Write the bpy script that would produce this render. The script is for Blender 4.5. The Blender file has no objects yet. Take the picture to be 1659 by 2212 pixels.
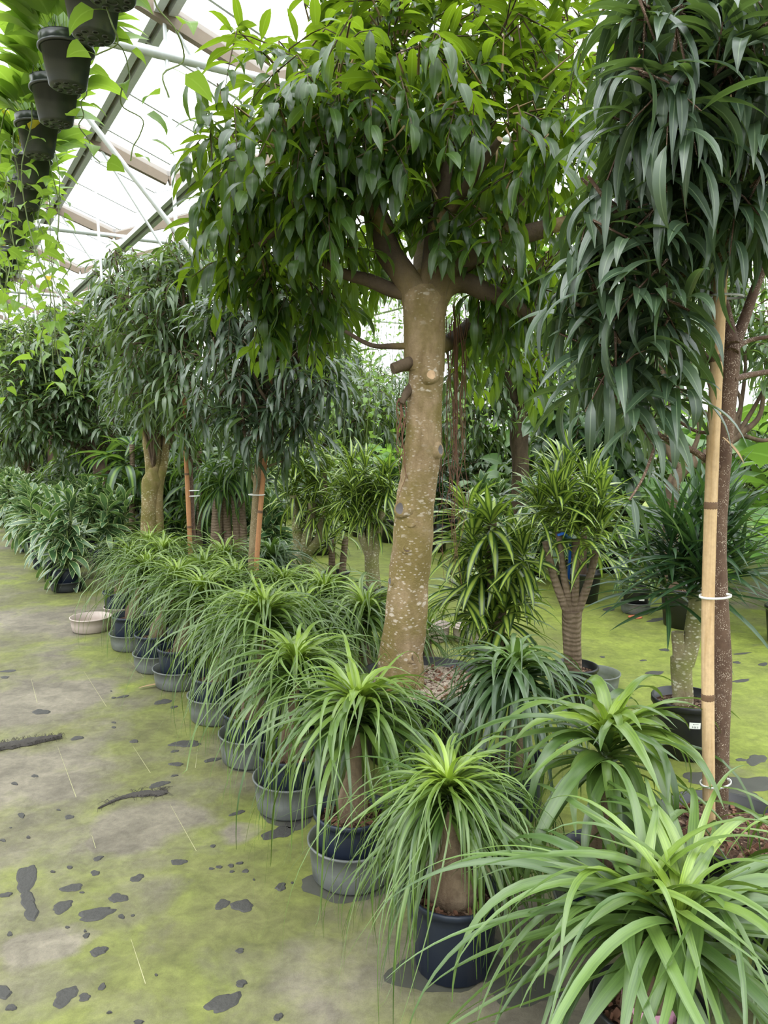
import bpy, math, random
import numpy as np
from mathutils import Vector

PI = math.pi
SC = bpy.context.scene
COL = SC.collection
R = np.random.default_rng(7)

# ------------------------------------------------------------------ camera
F = 1662.0; CX = 829.5; CY = 1106.0; EYE = 1.65; PITCH = math.radians(6.3)
cp, sp = math.cos(PITCH), math.sin(PITCH)
cam_d = bpy.data.cameras.new('camera'); cam = bpy.data.objects.new('camera', cam_d); COL.objects.link(cam)
cam.location = (0, 0, EYE); cam.rotation_euler = (PI/2 - PITCH, 0, 0)
cam_d.sensor_fit = 'VERTICAL'; cam_d.sensor_height = 36.0; cam_d.lens = 36.0*F/2212.0
cam_d.clip_start = 0.05; cam_d.clip_end = 300
SC.camera = cam

def ray(px, py):
    a = (px-CX)/F; u = (CY-py)/F
    return np.array([a, cp+u*sp, -sp+u*cp])
def at(px, py, Y):                    # the point seen at (px,py) that lies Y metres ahead
    d = ray(px, py); t = Y/d[1]
    return np.array([0, 0, EYE]) + d*t
def atz(px, py, z):                   # the point seen at (px,py) that lies at height z
    d = ray(px, py); t = (z-EYE)/d[2]
    return np.array([0, 0, EYE]) + d*t
def ground(px, py): return atz(px, py, 0.0)

EL = np.array([-0.507, 0.862, 0.0]); EX = np.array([0.862, 0.507, 0.0]); EZ = np.array([0, 0, 1.0])
def LX(l, x, z=0.0): return EL*l + EX*x + EZ*z

# ------------------------------------------------------------------ mesh building
class MB:
    def __init__(s): s.v = []; s.f = []; s.a = []; s.m = []; s.n = 0; s.sm = []
    def add(s, v, f, attr=None, mat=0, smooth=True):
        v = np.asarray(v, dtype=np.float32).reshape(-1, 3); f = np.asarray(f, dtype=np.int32)
        s.v.append(v); s.f.append(f + s.n)
        s.a.append(np.zeros((len(v), 4), np.float32) if attr is None else np.asarray(attr, np.float32))
        s.m.append(np.full(len(f), mat, np.int32)); s.sm.append(np.full(len(f), smooth, bool)); s.n += len(v)
        return s
    def mesh(s, name, mats):
        me = bpy.data.meshes.new(name)
        v = np.concatenate(s.v); me.vertices.add(len(v)); me.vertices.foreach_set('co', v.ravel())
        tot = np.concatenate([np.full(len(f), f.shape[1], np.int32) for f in s.f])
        idx = np.concatenate([f.ravel() for f in s.f])
        me.loops.add(len(idx)); me.loops.foreach_set('vertex_index', idx)
        me.polygons.add(len(tot))
        st = np.zeros(len(tot), np.int32); st[1:] = np.cumsum(tot)[:-1]
        me.polygons.foreach_set('loop_start', st); me.polygons.foreach_set('loop_total', tot)
        me.polygons.foreach_set('material_index', np.concatenate(s.m))
        me.polygons.foreach_set('use_smooth', np.concatenate(s.sm))
        at_ = me.attributes.new('leaf', 'FLOAT_COLOR', 'POINT')
        at_.data.foreach_set('color', np.concatenate(s.a).ravel())
        for m in (mats if isinstance(mats, (list, tuple)) else [mats]): me.materials.append(m)
        me.update(calc_edges=True); me.validate()
        return me
    def build(s, name, mats, parent=None, loc=None):
        return obj(name, s.mesh(name, mats), parent, loc)

def obj(name, me, parent=None, loc=None):
    o = bpy.data.objects.new(name, me); COL.objects.link(o)
    if parent is not None: o.parent = parent
    if loc is not None: o.location = loc
    return o
def tag(o, label=None, cat=None, group=None, kind=None):
    if label: o['label'] = label
    if cat: o['category'] = cat
    if group: o['group'] = group
    if kind: o['kind'] = kind
    return o
def thing(name, label, cat, loc, group=None, rz=0.0):
    o = bpy.data.objects.new(name, None); COL.objects.link(o); o.empty_display_size = 0.1
    o.location = loc; o.rotation_euler = (0, 0, rz)
    return tag(o, label, cat, group)
def copy_tree(o, parent=None):
    c = o.copy(); COL.objects.link(c)
    if parent is not None: c.parent = parent
    for ch in list(o.children): copy_tree(ch, c)
    return c

def nrm(a): return a/np.maximum(np.linalg.norm(a, axis=-1, keepdims=True), 1e-9)

def smooth_path(pts, n):
    p = np.asarray(pts, float)
    if len(p) < 3: 
        t = np.linspace(0, 1, n)[:, None]; return p[0]*(1-t)+p[-1]*t
    q = np.vstack([2*p[0]-p[1], p, 2*p[-1]-p[-2]])
    out = []
    for s in np.linspace(0, len(p)-1, n):
        i = min(int(s), len(p)-2); t = s-i
        a, b, c, d = q[i], q[i+1], q[i+2], q[i+3]
        out.append(.5*((2*b)+(-a+c)*t+(2*a-5*b+4*c-d)*t*t+(-a+3*b-3*c+d)*t**3))
    return np.array(out)

def tube(mb, pts, rad, seg=8, mat=0, cap=True, rfun=None):
    p = np.asarray(pts, float); k = len(p)
    r = np.interp(np.linspace(0, 1, k), np.linspace(0, 1, len(np.atleast_1d(rad))), np.atleast_1d(rad)) if np.ndim(rad) else np.full(k, rad)
    T = nrm(np.gradient(p, axis=0))
    ref = np.array([1.0, 0, 0]) if abs(T[0][0]) < .8 else np.array([0, 1.0, 0])
    U = np.zeros((k, 3)); u = ref
    for i in range(k):
        u = u - T[i]*np.dot(u, T[i]); u = u/np.linalg.norm(u); U[i] = u
    W = np.cross(T, U)
    an = np.linspace(0, 2*PI, seg, endpoint=False)
    rr = r[:, None]*np.ones(seg)
    if rfun is not None: rr = rr*rfun(np.linspace(0, 1, k)[:, None], an[None, :])
    v = p[:, None, :] + rr[..., None]*(np.cos(an)[None, :, None]*U[:, None, :] + np.sin(an)[None, :, None]*W[:, None, :])
    i = np.arange(k-1)[:, None]*seg; j = np.arange(seg)[None, :]; j2 = (j+1) % seg
    f = np.stack([i+j, i+j2, i+seg+j2, i+seg+j], -1).reshape(-1, 4)
    a = np.zeros((k*seg, 4)); a[:, 1] = np.repeat(np.linspace(0, 1, k), seg)
    mb.add(v.reshape(-1, 3), f, a, mat)
    if cap:
        mb.add(v[-1], [list(range(seg))], None, mat, False)
        mb.add(v[0], [list(range(seg-1, -1, -1))], None, mat, False)
    return mb

def lathe(mb, prof, seg=32, mat=0, c=(0, 0, 0), flute=0.0, nf=24, sx=1.0, sy=1.0, rot=0.0, bump=None, smooth=True):
    pr = np.asarray(prof, float); k = len(pr); an = np.linspace(0, 2*PI, seg, endpoint=False)
    rr = pr[:, 0][:, None]*(1+flute*np.cos(nf*an)[None, :])
    zz = pr[:, 1][:, None]*np.ones(seg)
    if bump is not None: rr = rr*bump[:, :seg] if bump.shape[0] == k else rr
    x, y = rr*np.cos(an)*sx, rr*np.sin(an)*sy
    ca, sa = math.cos(rot), math.sin(rot)
    v = np.stack([c[0]+x*ca-y*sa, c[1]+x*sa+y*ca, c[2]+zz], -1)
    i = np.arange(k-1)[:, None]*seg; j = np.arange(seg)[None, :]; j2 = (j+1) % seg
    f = np.stack([i+j, i+j2, i+seg+j2, i+seg+j], -1).reshape(-1, 4)
    return mb.add(v.reshape(-1, 3), f, None, mat, smooth)

def box(mb, c, half, axes=None, mat=0):
    ax = np.eye(3) if axes is None else np.asarray(axes)
    h = np.asarray(half); s = np.array([[x, y, z] for x in (-1, 1) for y in (-1, 1) for z in (-1, 1)])*h
    return mb.add(np.asarray(c)+s@ax, [[0, 1, 3, 2], [4, 6, 7, 5], [0, 4, 5, 1], [2, 3, 7, 6], [0, 2, 6, 4], [1, 5, 7, 3]], None, mat, False)
def beam(mb, a, b, w, h, mat=0):
    a, b = np.asarray(a, float), np.asarray(b, float); d = b-a; L = np.linalg.norm(d); d = d/L
    s = np.cross(d, EZ); s = s/np.linalg.norm(s) if np.linalg.norm(s) > 1e-4 else np.array([1., 0, 0]); n = np.cross(s, d)
    return box(mb, (a+b)/2, (L/2, w/2, h/2), np.array([d, s, n]), mat)

PROF = {  # width profiles along a leaf
 'pony':  ([0, .04, .15, .35, .6, .8, 1], [.95, 1.0, .97, .85, .52, .24, .05]),
 'broad': ([0, .04, .2, .5, .75, .92, 1], [.8, .95, 1.0, .95, .7, .3, .03]),
 'alii':  ([0, .09, .1, .2, .45, .7, .9, 1], [.05, .05, .4, .85, 1.0, .75, .25, .02]),
 'oval':  ([0, .1, .12, .3, .5, .72, .9, 1], [.05, .05, .5, .95, 1.0, .75, .28, .02]),
 'drac':  ([0, .1, .3, .55, .8, 1], [.45, .6, .95, 1.0, .6, .02]),
 'corn':  ([0, .12, .3, .5, .75, .9, 1], [.35, .45, .9, 1.0, .75, .35, .02]),
 'heart': ([0, .3, .31, .4, .5, .68, .86, 1], [.03, .03, .7, 1.0, 1.02, .75, .35, .02]),
}
def straps(mb, base, phi, th0, bend, L, W, prof='pony', p=1.3, k=9, fold=.25, roll=0.0, twist=0.0, age=None, zmin=None, mat=0, wav=0.0, rng=R, vary=None, thmin=-9.0):
    """a bunch of curved leaves: each starts at base, sets off at azimuth phi / elevation th0 and droops by bend"""
    base = np.asarray(base, float); n = len(base)
    A = lambda q: np.broadcast_to(np.asarray(q, float), (n,))
    phi, th0, bend, L, W, roll, twist = map(A, (phi, th0, bend, L, W, roll, twist))
    v = np.linspace(0, 1, k)
    vm = (v[:-1]+v[1:])/2
    wv = rng.normal(0, 1, (n, 3))
    def th(x): return np.maximum(th0[:, None]-bend[:, None]*x[None, :]**p, thmin) + wav*wv[:, :1]*np.sin(x*5+wv[:, 1:2])
    def ph(x): return phi[:, None]+twist[:, None]*x[None, :] + wav*wv[:, 2:3]*np.sin(x*4+wv[:, 1:2])
    t, a = th(vm), ph(vm)
    d = np.stack([np.cos(t)*np.cos(a), np.cos(t)*np.sin(a), np.sin(t)], -1)*(L/(k-1))[:, None, None]
    P = np.concatenate([np.zeros((n, 1, 3)), np.cumsum(d, 1)], 1)+base[:, None, :]
    if zmin is not None: P[..., 2] = np.maximum(P[..., 2], zmin + .004*rng.random((n, 1)))
    T = nrm(np.gradient(P, axis=1))
    aa = ph(v); S = np.stack([-np.sin(aa), np.cos(aa), np.zeros_like(aa)], -1)
    S = nrm(S-T*np.sum(S*T, -1, keepdims=True)); N = np.cross(T, S)
    N = np.where(N[..., 2:3].mean(axis=1, keepdims=True) < -5, -N, N)
    ro = roll[:, None, None]*np.ones((1, k, 1))
    S2 = S*np.cos(ro)+N*np.sin(ro); N2 = np.cross(T, S2)
    w = np.interp(v, *PROF[prof])[None, :, None]*W[:, None, None]*.5
    cf, sf = math.cos(fold), math.sin(fold)
    le = P-S2*w*cf-N2*w*-sf; ri = P+S2*w*cf+N2*w*sf
    V = np.stack([le, P, ri], 2)                       # n,k,3,3
    i = (np.arange(n)[:, None, None]*k+np.arange(k-1)[None, :, None])*3+np.arange(2)[None, None, :]
    f = np.stack([i, i+1, i+4, i+3], -1).reshape(-1, 4)
    at_ = np.zeros((n, k, 3, 4)); at_[..., 0] = np.array([0, .5, 1]); at_[..., 1] = v[None, :, None]
    at_[..., 2] = (rng.random(n) if vary is None else vary)[:, None, None]; at_[..., 3] = (np.zeros(n) if age is None else np.asarray(age))[:, None, None]
    mb.add(V.reshape(-1, 3), f, at_.reshape(-1, 4), mat)
    return P

# ------------------------------------------------------------------ materials
def new_mat(name):
    m = bpy.data.materials.new(name); m.use_nodes = True; nt = m.node_tree; nt.nodes.clear()
    out = nt.nodes.new('ShaderNodeOutputMaterial')
    return m, nt, out
class NT:
    def __init__(s, nt): s.nt = nt
    def n(s, t, **kw):
        x = s.nt.nodes.new(t)
        for k, v in kw.items():
            if k.startswith('i_'): x.inputs[k[2:].replace('_', ' ')].default_value = v
            else: setattr(x, k, v)
        return x
    def l(s, a, b): s.nt.links.new(a, b)
    def mix(s, fac, a, b, mode='MIX'):
        x = s.n('ShaderNodeMix', data_type='RGBA', blend_type=mode)
        for inp, v in ((x.inputs[0], fac), (x.inputs[6], a), (x.inputs[7], b)):
            if hasattr(v, 'is_linked') or isinstance(v, bpy.types.NodeSocket): s.l(v, inp)
            else: inp.default_value = v if not isinstance(v, tuple) else (*v, 1)
        return x.outputs[2]
    def math(s, op, a, b=None, c=None):
        x = s.n('ShaderNodeMath', operation=op)
        for i, v in enumerate((a, b, c)):
            if v is None: continue
            if isinstance(v, bpy.types.NodeSocket): s.l(v, x.inputs[i])
            else: x.inputs[i].default_value = v
        return x.outputs[0]
    def ramp(s, fac, stops):
        x = s.n('ShaderNodeValToRGB'); e = x.color_ramp.elements
        while len(e) < len(stops): e.new(.5)
        for q, (pos, c) in zip(e, stops): q.position = pos; q.color = (c, c, c, 1) if not isinstance(c, tuple) else (*c, 1)
        s.l(fac, x.inputs[0]); return x.outputs[0]
    def noise(s, vec, scale, detail=4, rough=.55, dist=0.0):
        x = s.n('ShaderNodeTexNoise'); x.inputs['Scale'].default_value = scale; x.inputs['Detail'].default_value = detail
        x.inputs['Roughness'].default_value = rough; x.inputs['Distortion'].default_value = dist
        if vec is not None: s.l(vec, x.inputs['Vector'])
        return x.outputs['Fac']
    def voro(s, vec, scale, feat='F1'):
        x = s.n('ShaderNodeTexVoronoi'); x.inputs['Scale'].default_value = scale; x.feature = feat
        if vec is not None: s.l(vec, x.inputs['Vector'])
        return x.outputs['Distance']
    def coord(s, which='Object', scale=None):
        x = s.n('ShaderNodeTexCoord').outputs[which]
        if scale is not None:
            m = s.n('ShaderNodeMapping'); m.inputs['Scale'].default_value = scale; s.l(x, m.inputs[0]); return m.outputs[0]
        return x
    def bump(s, h, st=.3, d=.01):
        x = s.n('ShaderNodeBump'); x.inputs['Strength'].default_value = st; x.inputs['Distance'].default_value = d
        s.l(h, x.inputs['Height']); return x.outputs[0]
    def bsdf(s, col, rough=.5, metal=0.0, normal=None, spec=.5):
        x = s.n('ShaderNodeBsdfPrincipled')
        for inp, v in (('Base Color', col), ('Roughness', rough), ('Metallic', metal)):
            if isinstance(v, bpy.types.NodeSocket): s.l(v, x.inputs[inp])
            else: x.inputs[inp].default_value = (*v, 1) if isinstance(v, tuple) else v
        x.inputs['Specular IOR Level'].default_value = spec
        if normal is not None: s.l(normal, x.inputs['Normal'])
        return x.outputs[0]

def plain(name, col, rough=.5, metal=0.0, noise=0.0, nscale=20, spec=.5, scale=None, bump=0.0):
    m, nt, out = new_mat(name); g = NT(nt)
    co = g.coord('Object', scale)
    c = col
    nz = g.noise(co, nscale, 5, .6)
    if noise:
        lo = tuple(x*(1-noise) for x in col); hi = tuple(min(1, x*(1+noise)) for x in col)
        c = g.mix(nz, lo, hi)
    nm = g.bump(nz, bump, .004) if bump else None
    g.l(g.bsdf(c, rough, metal, nm, spec), out.inputs[0]); return m

def leaf_mat(name, dark, light, young=None, trans=(.3, .55, .05), tf=.35, rough=.42, stripe=None, stripe_w=(.0, .3), edge=None, rib=None, spec=.5, yl=None, grain=0.0):
    m, nt, out = new_mat(name); g = NT(nt)
    a = g.n('ShaderNodeAttribute', attribute_name='leaf'); sep = g.n('ShaderNodeSeparateColor'); g.l(a.outputs['Color'], sep.inputs[0])
    u, v, r, age = sep.outputs[0], sep.outputs[1], sep.outputs[2], a.outputs['Alpha']
    au = g.math('ABSOLUTE', g.math('MULTIPLY_ADD', u, 2.0, -1.0))
    c = g.mix(r, dark, light)
    if stripe is not None:
        c = g.mix(g.ramp(au, [(stripe_w[0], 1.0), (stripe_w[1], 0.0)]), c, stripe)
    if edge is not None:
        c = g.mix(g.ramp(au, [(edge[1], 0.0), (edge[1]+.1, 1.0)]), c, edge[0])
    if rib is not None:
        c = g.mix(g.ramp(au, [(.03, .7), (.12, 0.0)]), c, rib)
    if young is not None:
        yf = g.math('MULTIPLY', age, g.ramp(v, [(0.0, 1.0), (.55, .25), (1.0, .0)]))
        c = g.mix(yf, c, young)
    if yl is not None:   # the odd yellow leaf
        c = g.mix(g.ramp(r, [(yl[1], 0.0), (yl[1]+.004, 1.0)]), c, yl[0])
    if grain:      # fine lengthwise veins
        cb = g.n('ShaderNodeCombineXYZ'); g.l(g.math('MULTIPLY', u, 9.0), cb.inputs[0]); g.l(g.math('MULTIPLY', v, 1.2), cb.inputs[1]); g.l(g.math('MULTIPLY', r, 50.0), cb.inputs[2])
        c = g.mix(grain, c, g.mix(g.ramp(g.noise(cb.outputs[0], 1.0, 3, .6), [(.35, 0.0), (.65, 1.0)]), (.5, .55, .5), (1.3, 1.25, 1.1)), 'MULTIPLY')
    co = g.coord('Object', (1, 1, 1))
    c = g.mix(.35, c, g.mix(g.noise(co, 9, 3), tuple(0.55 for _ in range(3)), (1., 1., 1.)), 'MULTIPLY')
    b = g.bsdf(c, rough, 0.0, None, spec)
    t = g.n('ShaderNodeBsdfTranslucent')
    tc = g.mix(.5, c, trans); g.l(tc, t.inputs[0])
    mx = g.n('ShaderNodeMixShader'); mx.inputs[0].default_value = tf; g.l(b, mx.inputs[1]); g.l(t.outputs[0], mx.inputs[2])
    g.l(mx.outputs[0], out.inputs[0]); return m

def bark_mat(name, cols, scale=(6, 6, 2), lichen=None, lsc=30, bump=.5, ring=0.0, speck=None, young=None):
    m, nt, out = new_mat(name); g = NT(nt)
    co = g.coord('Object'); cs = g.coord('Object', scale)
    n1 = g.noise(cs, 2.2, 6, .65, .4); n2 = g.noise(co, 60, 4, .7)
    c = g.mix(g.ramp(n1, [(.35, 0.0), (.65, 1.0)]), cols[0], cols[1])
    if len(cols) > 2: c = g.mix(g.ramp(g.noise(co, 5, 4), [(.42, 0.0), (.6, 1.0)]), c, cols[2])
    if young is not None:      # bark turns from old pale to young brown along the limb
        at_ = g.n('ShaderNodeAttribute', attribute_name='leaf'); sp2 = g.n('ShaderNodeSeparateColor'); g.l(at_.outputs['Color'], sp2.inputs[0])
        c = g.mix(g.ramp(g.math('ADD', sp2.outputs[1], g.math('MULTIPLY_ADD', n1, .3, -.15)), [(.16, 0.0), (.42, 1.0)]), c, g.mix(n1, young[0], young[1]))
    c = g.mix(.5, c, g.mix(n2, (.35, .35, .35), (1.25, 1.25, 1.25)), 'MULTIPLY')
    if lichen is not None:
        cl = g.coord('Object', (1, 1, 2.0)); wob = g.noise(co, 40, 4, .7)
        vd = g.voro(cl, lsc*.5); mk = g.ramp(g.math('ADD', vd, g.math('MULTIPLY', wob, .7)), [(.5, 1.0), (.6, 0.0)])
        big = g.ramp(g.noise(cl, 3.2, 4), [(.4, 0.0), (.55, 1.0)])
        vd2 = g.math('ADD', g.voro(cl, lsc*1.3), g.math('MULTIPLY', wob, .5)); mk2 = g.ramp(vd2, [(.44, .85), (.56, 0.0)])
        mk3 = g.math('MULTIPLY', g.math('MAXIMUM', mk, mk2), g.math('MULTIPLY', big, .8))
        c = g.mix(mk3, c, lichen)
    if speck is not None:
        vd = g.voro(g.coord('Object', (1, 1, .6)), 300); mk = g.ramp(vd, [(.2, .9), (.36, 0.0)])
        c = g.mix(g.math('MULTIPLY', mk, g.ramp(g.noise(co, 40, 2), [(.42, 0.0), (.6, 1.0)])), c, speck)
    h = g.math('ADD', n2, n1)
    if ring:
        w = g.n('ShaderNodeTexWave', wave_type='BANDS', bands_direction='Z'); w.inputs['Scale'].default_value = 11; w.inputs['Distortion'].default_value = 6
        w.inputs['Detail'].default_value = 2; g.l(co, w.inputs[0])
        h = g.math('ADD', h, g.math('MULTIPLY', w.outputs['Fac'], 1.2)); c = g.mix(ring, c, g.mix(w.outputs['Fac'], (.35, .3, .28), (1.1, 1.1, 1.1)), 'MULTIPLY')
    g.l(g.bsdf(c, .85, 0, g.bump(h, bump, .006), .2), out.inputs[0]); return m
# ------------------------------------------------------------------ material library
M = {}
M['pony'] = leaf_mat('ponytail leaf', (.038, .082, .016), (.13, .21, .045), young=(.36, .5, .05), trans=(.35, .55, .06), tf=.2, rough=.33, spec=.6, grain=.6)
M['pony_dark'] = leaf_mat('dark ponytail leaf', (.022, .055, .018), (.06, .11, .04), young=(.2, .33, .05), trans=(.25, .45, .06), tf=.18, rough=.36, spec=.7, grain=.6)
M['pony_broad'] = leaf_mat('broad ponytail leaf', (.055, .11, .026), (.12, .2, .05), young=(.34, .48, .06), trans=(.35, .55, .06), tf=.2, rough=.36, spec=.7, grain=.6)
M['ficus_main'] = leaf_mat('glossy fig leaf', (.015, .04, .012), (.042, .085, .022), trans=(.55, .85, .02), tf=.34, rough=.32, rib=(.12, .2, .07))
M['ficus_long'] = leaf_mat('long blue green fig leaf', (.026, .052, .029), (.066, .105, .057), trans=(.3, .5, .06), tf=.2, rough=.36, spec=.75, rib=(.2, .27, .15))
M['ficus_far'] = leaf_mat('greyish fig leaf', (.035, .072, .028), (.1, .15, .065), trans=(.38, .6, .06), tf=.28, rough=.34, spec=.75, rib=(.15, .22, .1))
M['drac_var'] = leaf_mat('yellow striped dracaena leaf', (.016, .05, .016), (.04, .095, .025), trans=(.35, .55, .05), tf=.22, rough=.32, spec=.7, stripe=(.42, .54, .09), stripe_w=(.25, .66))
M['drac_dark'] = leaf_mat('dark narrow dracaena leaf', (.012, .036, .013), (.032, .075, .026), trans=(.2, .4, .05), tf=.16, rough=.36, rib=(.1, .2, .07))
M['drac_edge'] = leaf_mat('cream edged dracaena leaf', (.035, .09, .035), (.08, .16, .06), trans=(.3, .5, .08), tf=.22, rough=.32, edge=((.6, .68, .32), .78), spec=.75)
M['corn'] = leaf_mat('corn plant leaf', (.018, .055, .02), (.045, .105, .032), trans=(.3, .5, .05), tf=.28, rough=.36, stripe=(.2, .32, .06), stripe_w=(.12, .45))
M['pothos'] = leaf_mat('pothos leaf', (.1, .2, .025), (.19, .33, .04), trans=(.5, .74, .06), tf=.42, rough=.38, rib=(.25, .4, .08), yl=((.75, .5, .05), .965))
M['vine'] = leaf_mat('bright vine leaf', (.11, .21, .04), (.21, .34, .09), trans=(.45, .7, .1), tf=.4, rough=.4)
M['philo'] = leaf_mat('philodendron leaf', (.07, .16, .035), (.17, .3, .08), trans=(.4, .7, .06), tf=.38, rough=.4, rib=(.25, .4, .12))
M['schef'] = leaf_mat('broad dark leaf', (.03, .065, .03), (.07, .12, .055), trans=(.25, .45, .05), tf=.22, rough=.34, rib=(.12, .2, .08))
M['stem'] = plain('green stem', (.12, .16, .04), .6, noise=.4)
M['twig'] = plain('brown twig', (.085, .06, .04), .85, noise=.4, nscale=40)
M['deadleaf'] = plain('dry brown leaf', (.3, .2, .1), .8, noise=.4, nscale=30)
M['bark_main'] = bark_mat('olive tan bark', ((.19, .13, .065), (.36, .26, .155), (.2, .15, .055)), lichen=(.52, .45, .37), bump=.8)
M['bark_limb'] = bark_mat('limb bark', ((.19, .13, .065), (.34, .245, .145), (.2, .15, .055)), bump=.7, young=((.06, .04, .028), (.13, .095, .065)))
M['bark_brown'] = bark_mat('brown branch bark', ((.075, .05, .035), (.16, .115, .075)), bump=.6)
M['bark_speck'] = bark_mat('speckled red brown bark', ((.085, .05, .035), (.15, .095, .065)), speck=(.62, .52, .42), bump=.35)
M['bark_speck_olive'] = bark_mat('speckled olive bark', ((.16, .12, .06), (.26, .2, .11)), speck=(.55, .48, .35), bump=.35)
M['bark_yellow'] = bark_mat('mossy yellow bark', ((.2, .145, .06), (.36, .28, .14), (.19, .165, .05)), lichen=(.55, .5, .34), bump=.5)
M['bark_cane'] = bark_mat('ringed grey cane bark', ((.14, .1, .065), (.27, .2, .14)), bump=.6, ring=.12)
M['bark_mossy'] = bark_mat('mossy cane bark', ((.19, .15, .08), (.36, .31, .2), (.2, .2, .07)), lichen=(.6, .57, .45), bump=.8)
M['caudex'] = bark_mat('cracked corky caudex bark', ((.15, .1, .065), (.36, .27, .18)), bump=1.0)
M['cut'] = plain('fresh cut wood', (.55, .36, .22), .9, noise=.35, nscale=60, bump=.5)
M['cutgrey'] = plain('weathered grey cut', (.1, .085, .085), .6, noise=.3, nscale=40)
M['bamboo'] = bark_mat('tan bamboo', ((.46, .3, .15), (.62, .44, .26)), scale=(30, 30, 1.5), bump=.1)
M['bamboo_red'] = bark_mat('reddish bamboo', ((.38, .17, .08), (.5, .26, .12)), scale=(30, 30, 1.5), bump=.1)
M['bamboo_node'] = plain('dark bamboo joint', (.13, .07, .035), .7, noise=.4, nscale=60)
M['tie'] = plain('white cable tie', (.75, .75, .73), .35)
M['pot_blue'] = plain('dark blue plastic', (.014, .02, .038), .42, noise=.35, nscale=14)
M['pot_black'] = plain('black plastic', (.012, .012, .014), .38, noise=.3, nscale=14)
M['pot_hang'] = plain('charcoal grey plastic', (.022, .026, .026), .3, noise=.15, nscale=20, spec=.9)
M['hole'] = plain('dark drain hole', (.004, .004, .004), .9)
M['tub_beige'] = plain('pale beige plastic', (.4, .33, .29), .5, noise=.2, nscale=9)
M['tub_black'] = plain('charcoal tub plastic', (.03, .032, .036), .45, noise=.3, nscale=10)
M['sticker'] = plain('white sticker', (.82, .82, .8), .5)
M['ink'] = plain('grey ink', (.12, .12, .12), .7)
M['pink'] = plain('pink tape', (.75, .36, .5), .5, noise=.15)
M['blue'] = plain('bright blue plastic', (.005, .12, .6), .4)
M['orange'] = plain('orange tag', (.8, .12, .03), .5)
M['galv'] = plain('galvanised steel', (.72, .74, .75), .4, .3, noise=.15, nscale=25)
M['alu'] = plain('aluminium profile', (.72, .73, .76), .4, .25, noise=.12, nscale=30)
M['tan'] = plain('tan roof profile', (.24, .185, .135), .6, noise=.15, nscale=12)
M['wire'] = plain('wire', (.1, .1, .1), .5, .3)
M['root'] = plain('red brown aerial root', (.15, .07, .04), .8, noise=.4, nscale=30)
M['terracotta'] = plain('terracotta', (.5, .15, .07), .7, noise=.2)
M['orange_wood'] = plain('orange wood', (.55, .2, .09), .7, noise=.2)

def soil_mat(name, a, b, c=None):
    m, nt, out = new_mat(name); g = NT(nt); co = g.coord('Object')
    v = g.n('ShaderNodeTexVoronoi'); v.inputs['Scale'].default_value = 70; g.l(co, v.inputs[0])
    sep = g.n('ShaderNodeSeparateColor'); g.l(v.outputs['Color'], sep.inputs[0])
    col = g.mix(sep.outputs[0], a, b)
    if c is not None: col = g.mix(g.ramp(sep.outputs[1], [(.78, 0.0), (.8, 1.0)]), col, c)
    col = g.mix(.6, col, g.mix(g.noise(co, 45, 4), (.3, .3, .3), (1.2, 1.2, 1.2)), 'MULTIPLY')
    h = g.math('ADD', v.outputs['Distance'], g.noise(co, 60, 4))
    g.l(g.bsdf(col, .95, 0, g.bump(h, 1.0, .012), .15), out.inputs[0]); return m
M['soil'] = soil_mat('brown bark soil', (.04, .024, .017), (.13, .075, .05), (.3, .2, .14))
M['soil_pale'] = soil_mat('pale gravelly soil', (.26, .2, .15), (.46, .38, .3), (.1, .05, .035))
M['chip'] = plain('red bark chip', (.16, .075, .045), .9, noise=.5, nscale=50)

def tub_mat():
    m, nt, out = new_mat('smoky clear plastic'); g = NT(nt); co = g.coord('Object')
    b = g.bsdf(g.mix(g.noise(co, 12, 5, .7), (.13, .14, .14), (.27, .28, .27)), .35, 0, None, .5)
    t = g.n('ShaderNodeBsdfTransparent'); t.inputs[0].default_value = (.8, .83, .82, 1)
    x = g.n('ShaderNodeMixShader'); g.l(g.ramp(g.noise(co, 6, 4), [(.3, .5), (.7, .72)]), x.inputs[0]); g.l(t.outputs[0], x.inputs[1]); g.l(b, x.inputs[2])
    g.l(x.outputs[0], out.inputs[0]); return m
M['tub'] = tub_mat()

def glass_mat():
    m, nt, out = new_mat('greenhouse glazing'); g = NT(nt)
    t = g.n('ShaderNodeBsdfTransparent'); t.inputs[0].default_value = (.97, .98, .97, 1)
    d = g.n('ShaderNodeBsdfTranslucent'); d.inputs[0].default_value = (.95, .96, .95, 1)
    x = g.n('ShaderNodeMixShader'); x.inputs[0].default_value = .12; g.l(t.outputs[0], x.inputs[1]); g.l(d.outputs[0], x.inputs[2])
    gl = g.n('ShaderNodeBsdfGlossy'); gl.inputs['Roughness'].default_value = .1
    y = g.n('ShaderNodeMixShader'); y.inputs[0].default_value = .03; g.l(x.outputs[0], y.inputs[1]); g.l(gl.outputs[0], y.inputs[2])
    g.l(y.outputs[0], out.inputs[0]); return m
M['glass'] = glass_mat()

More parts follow.
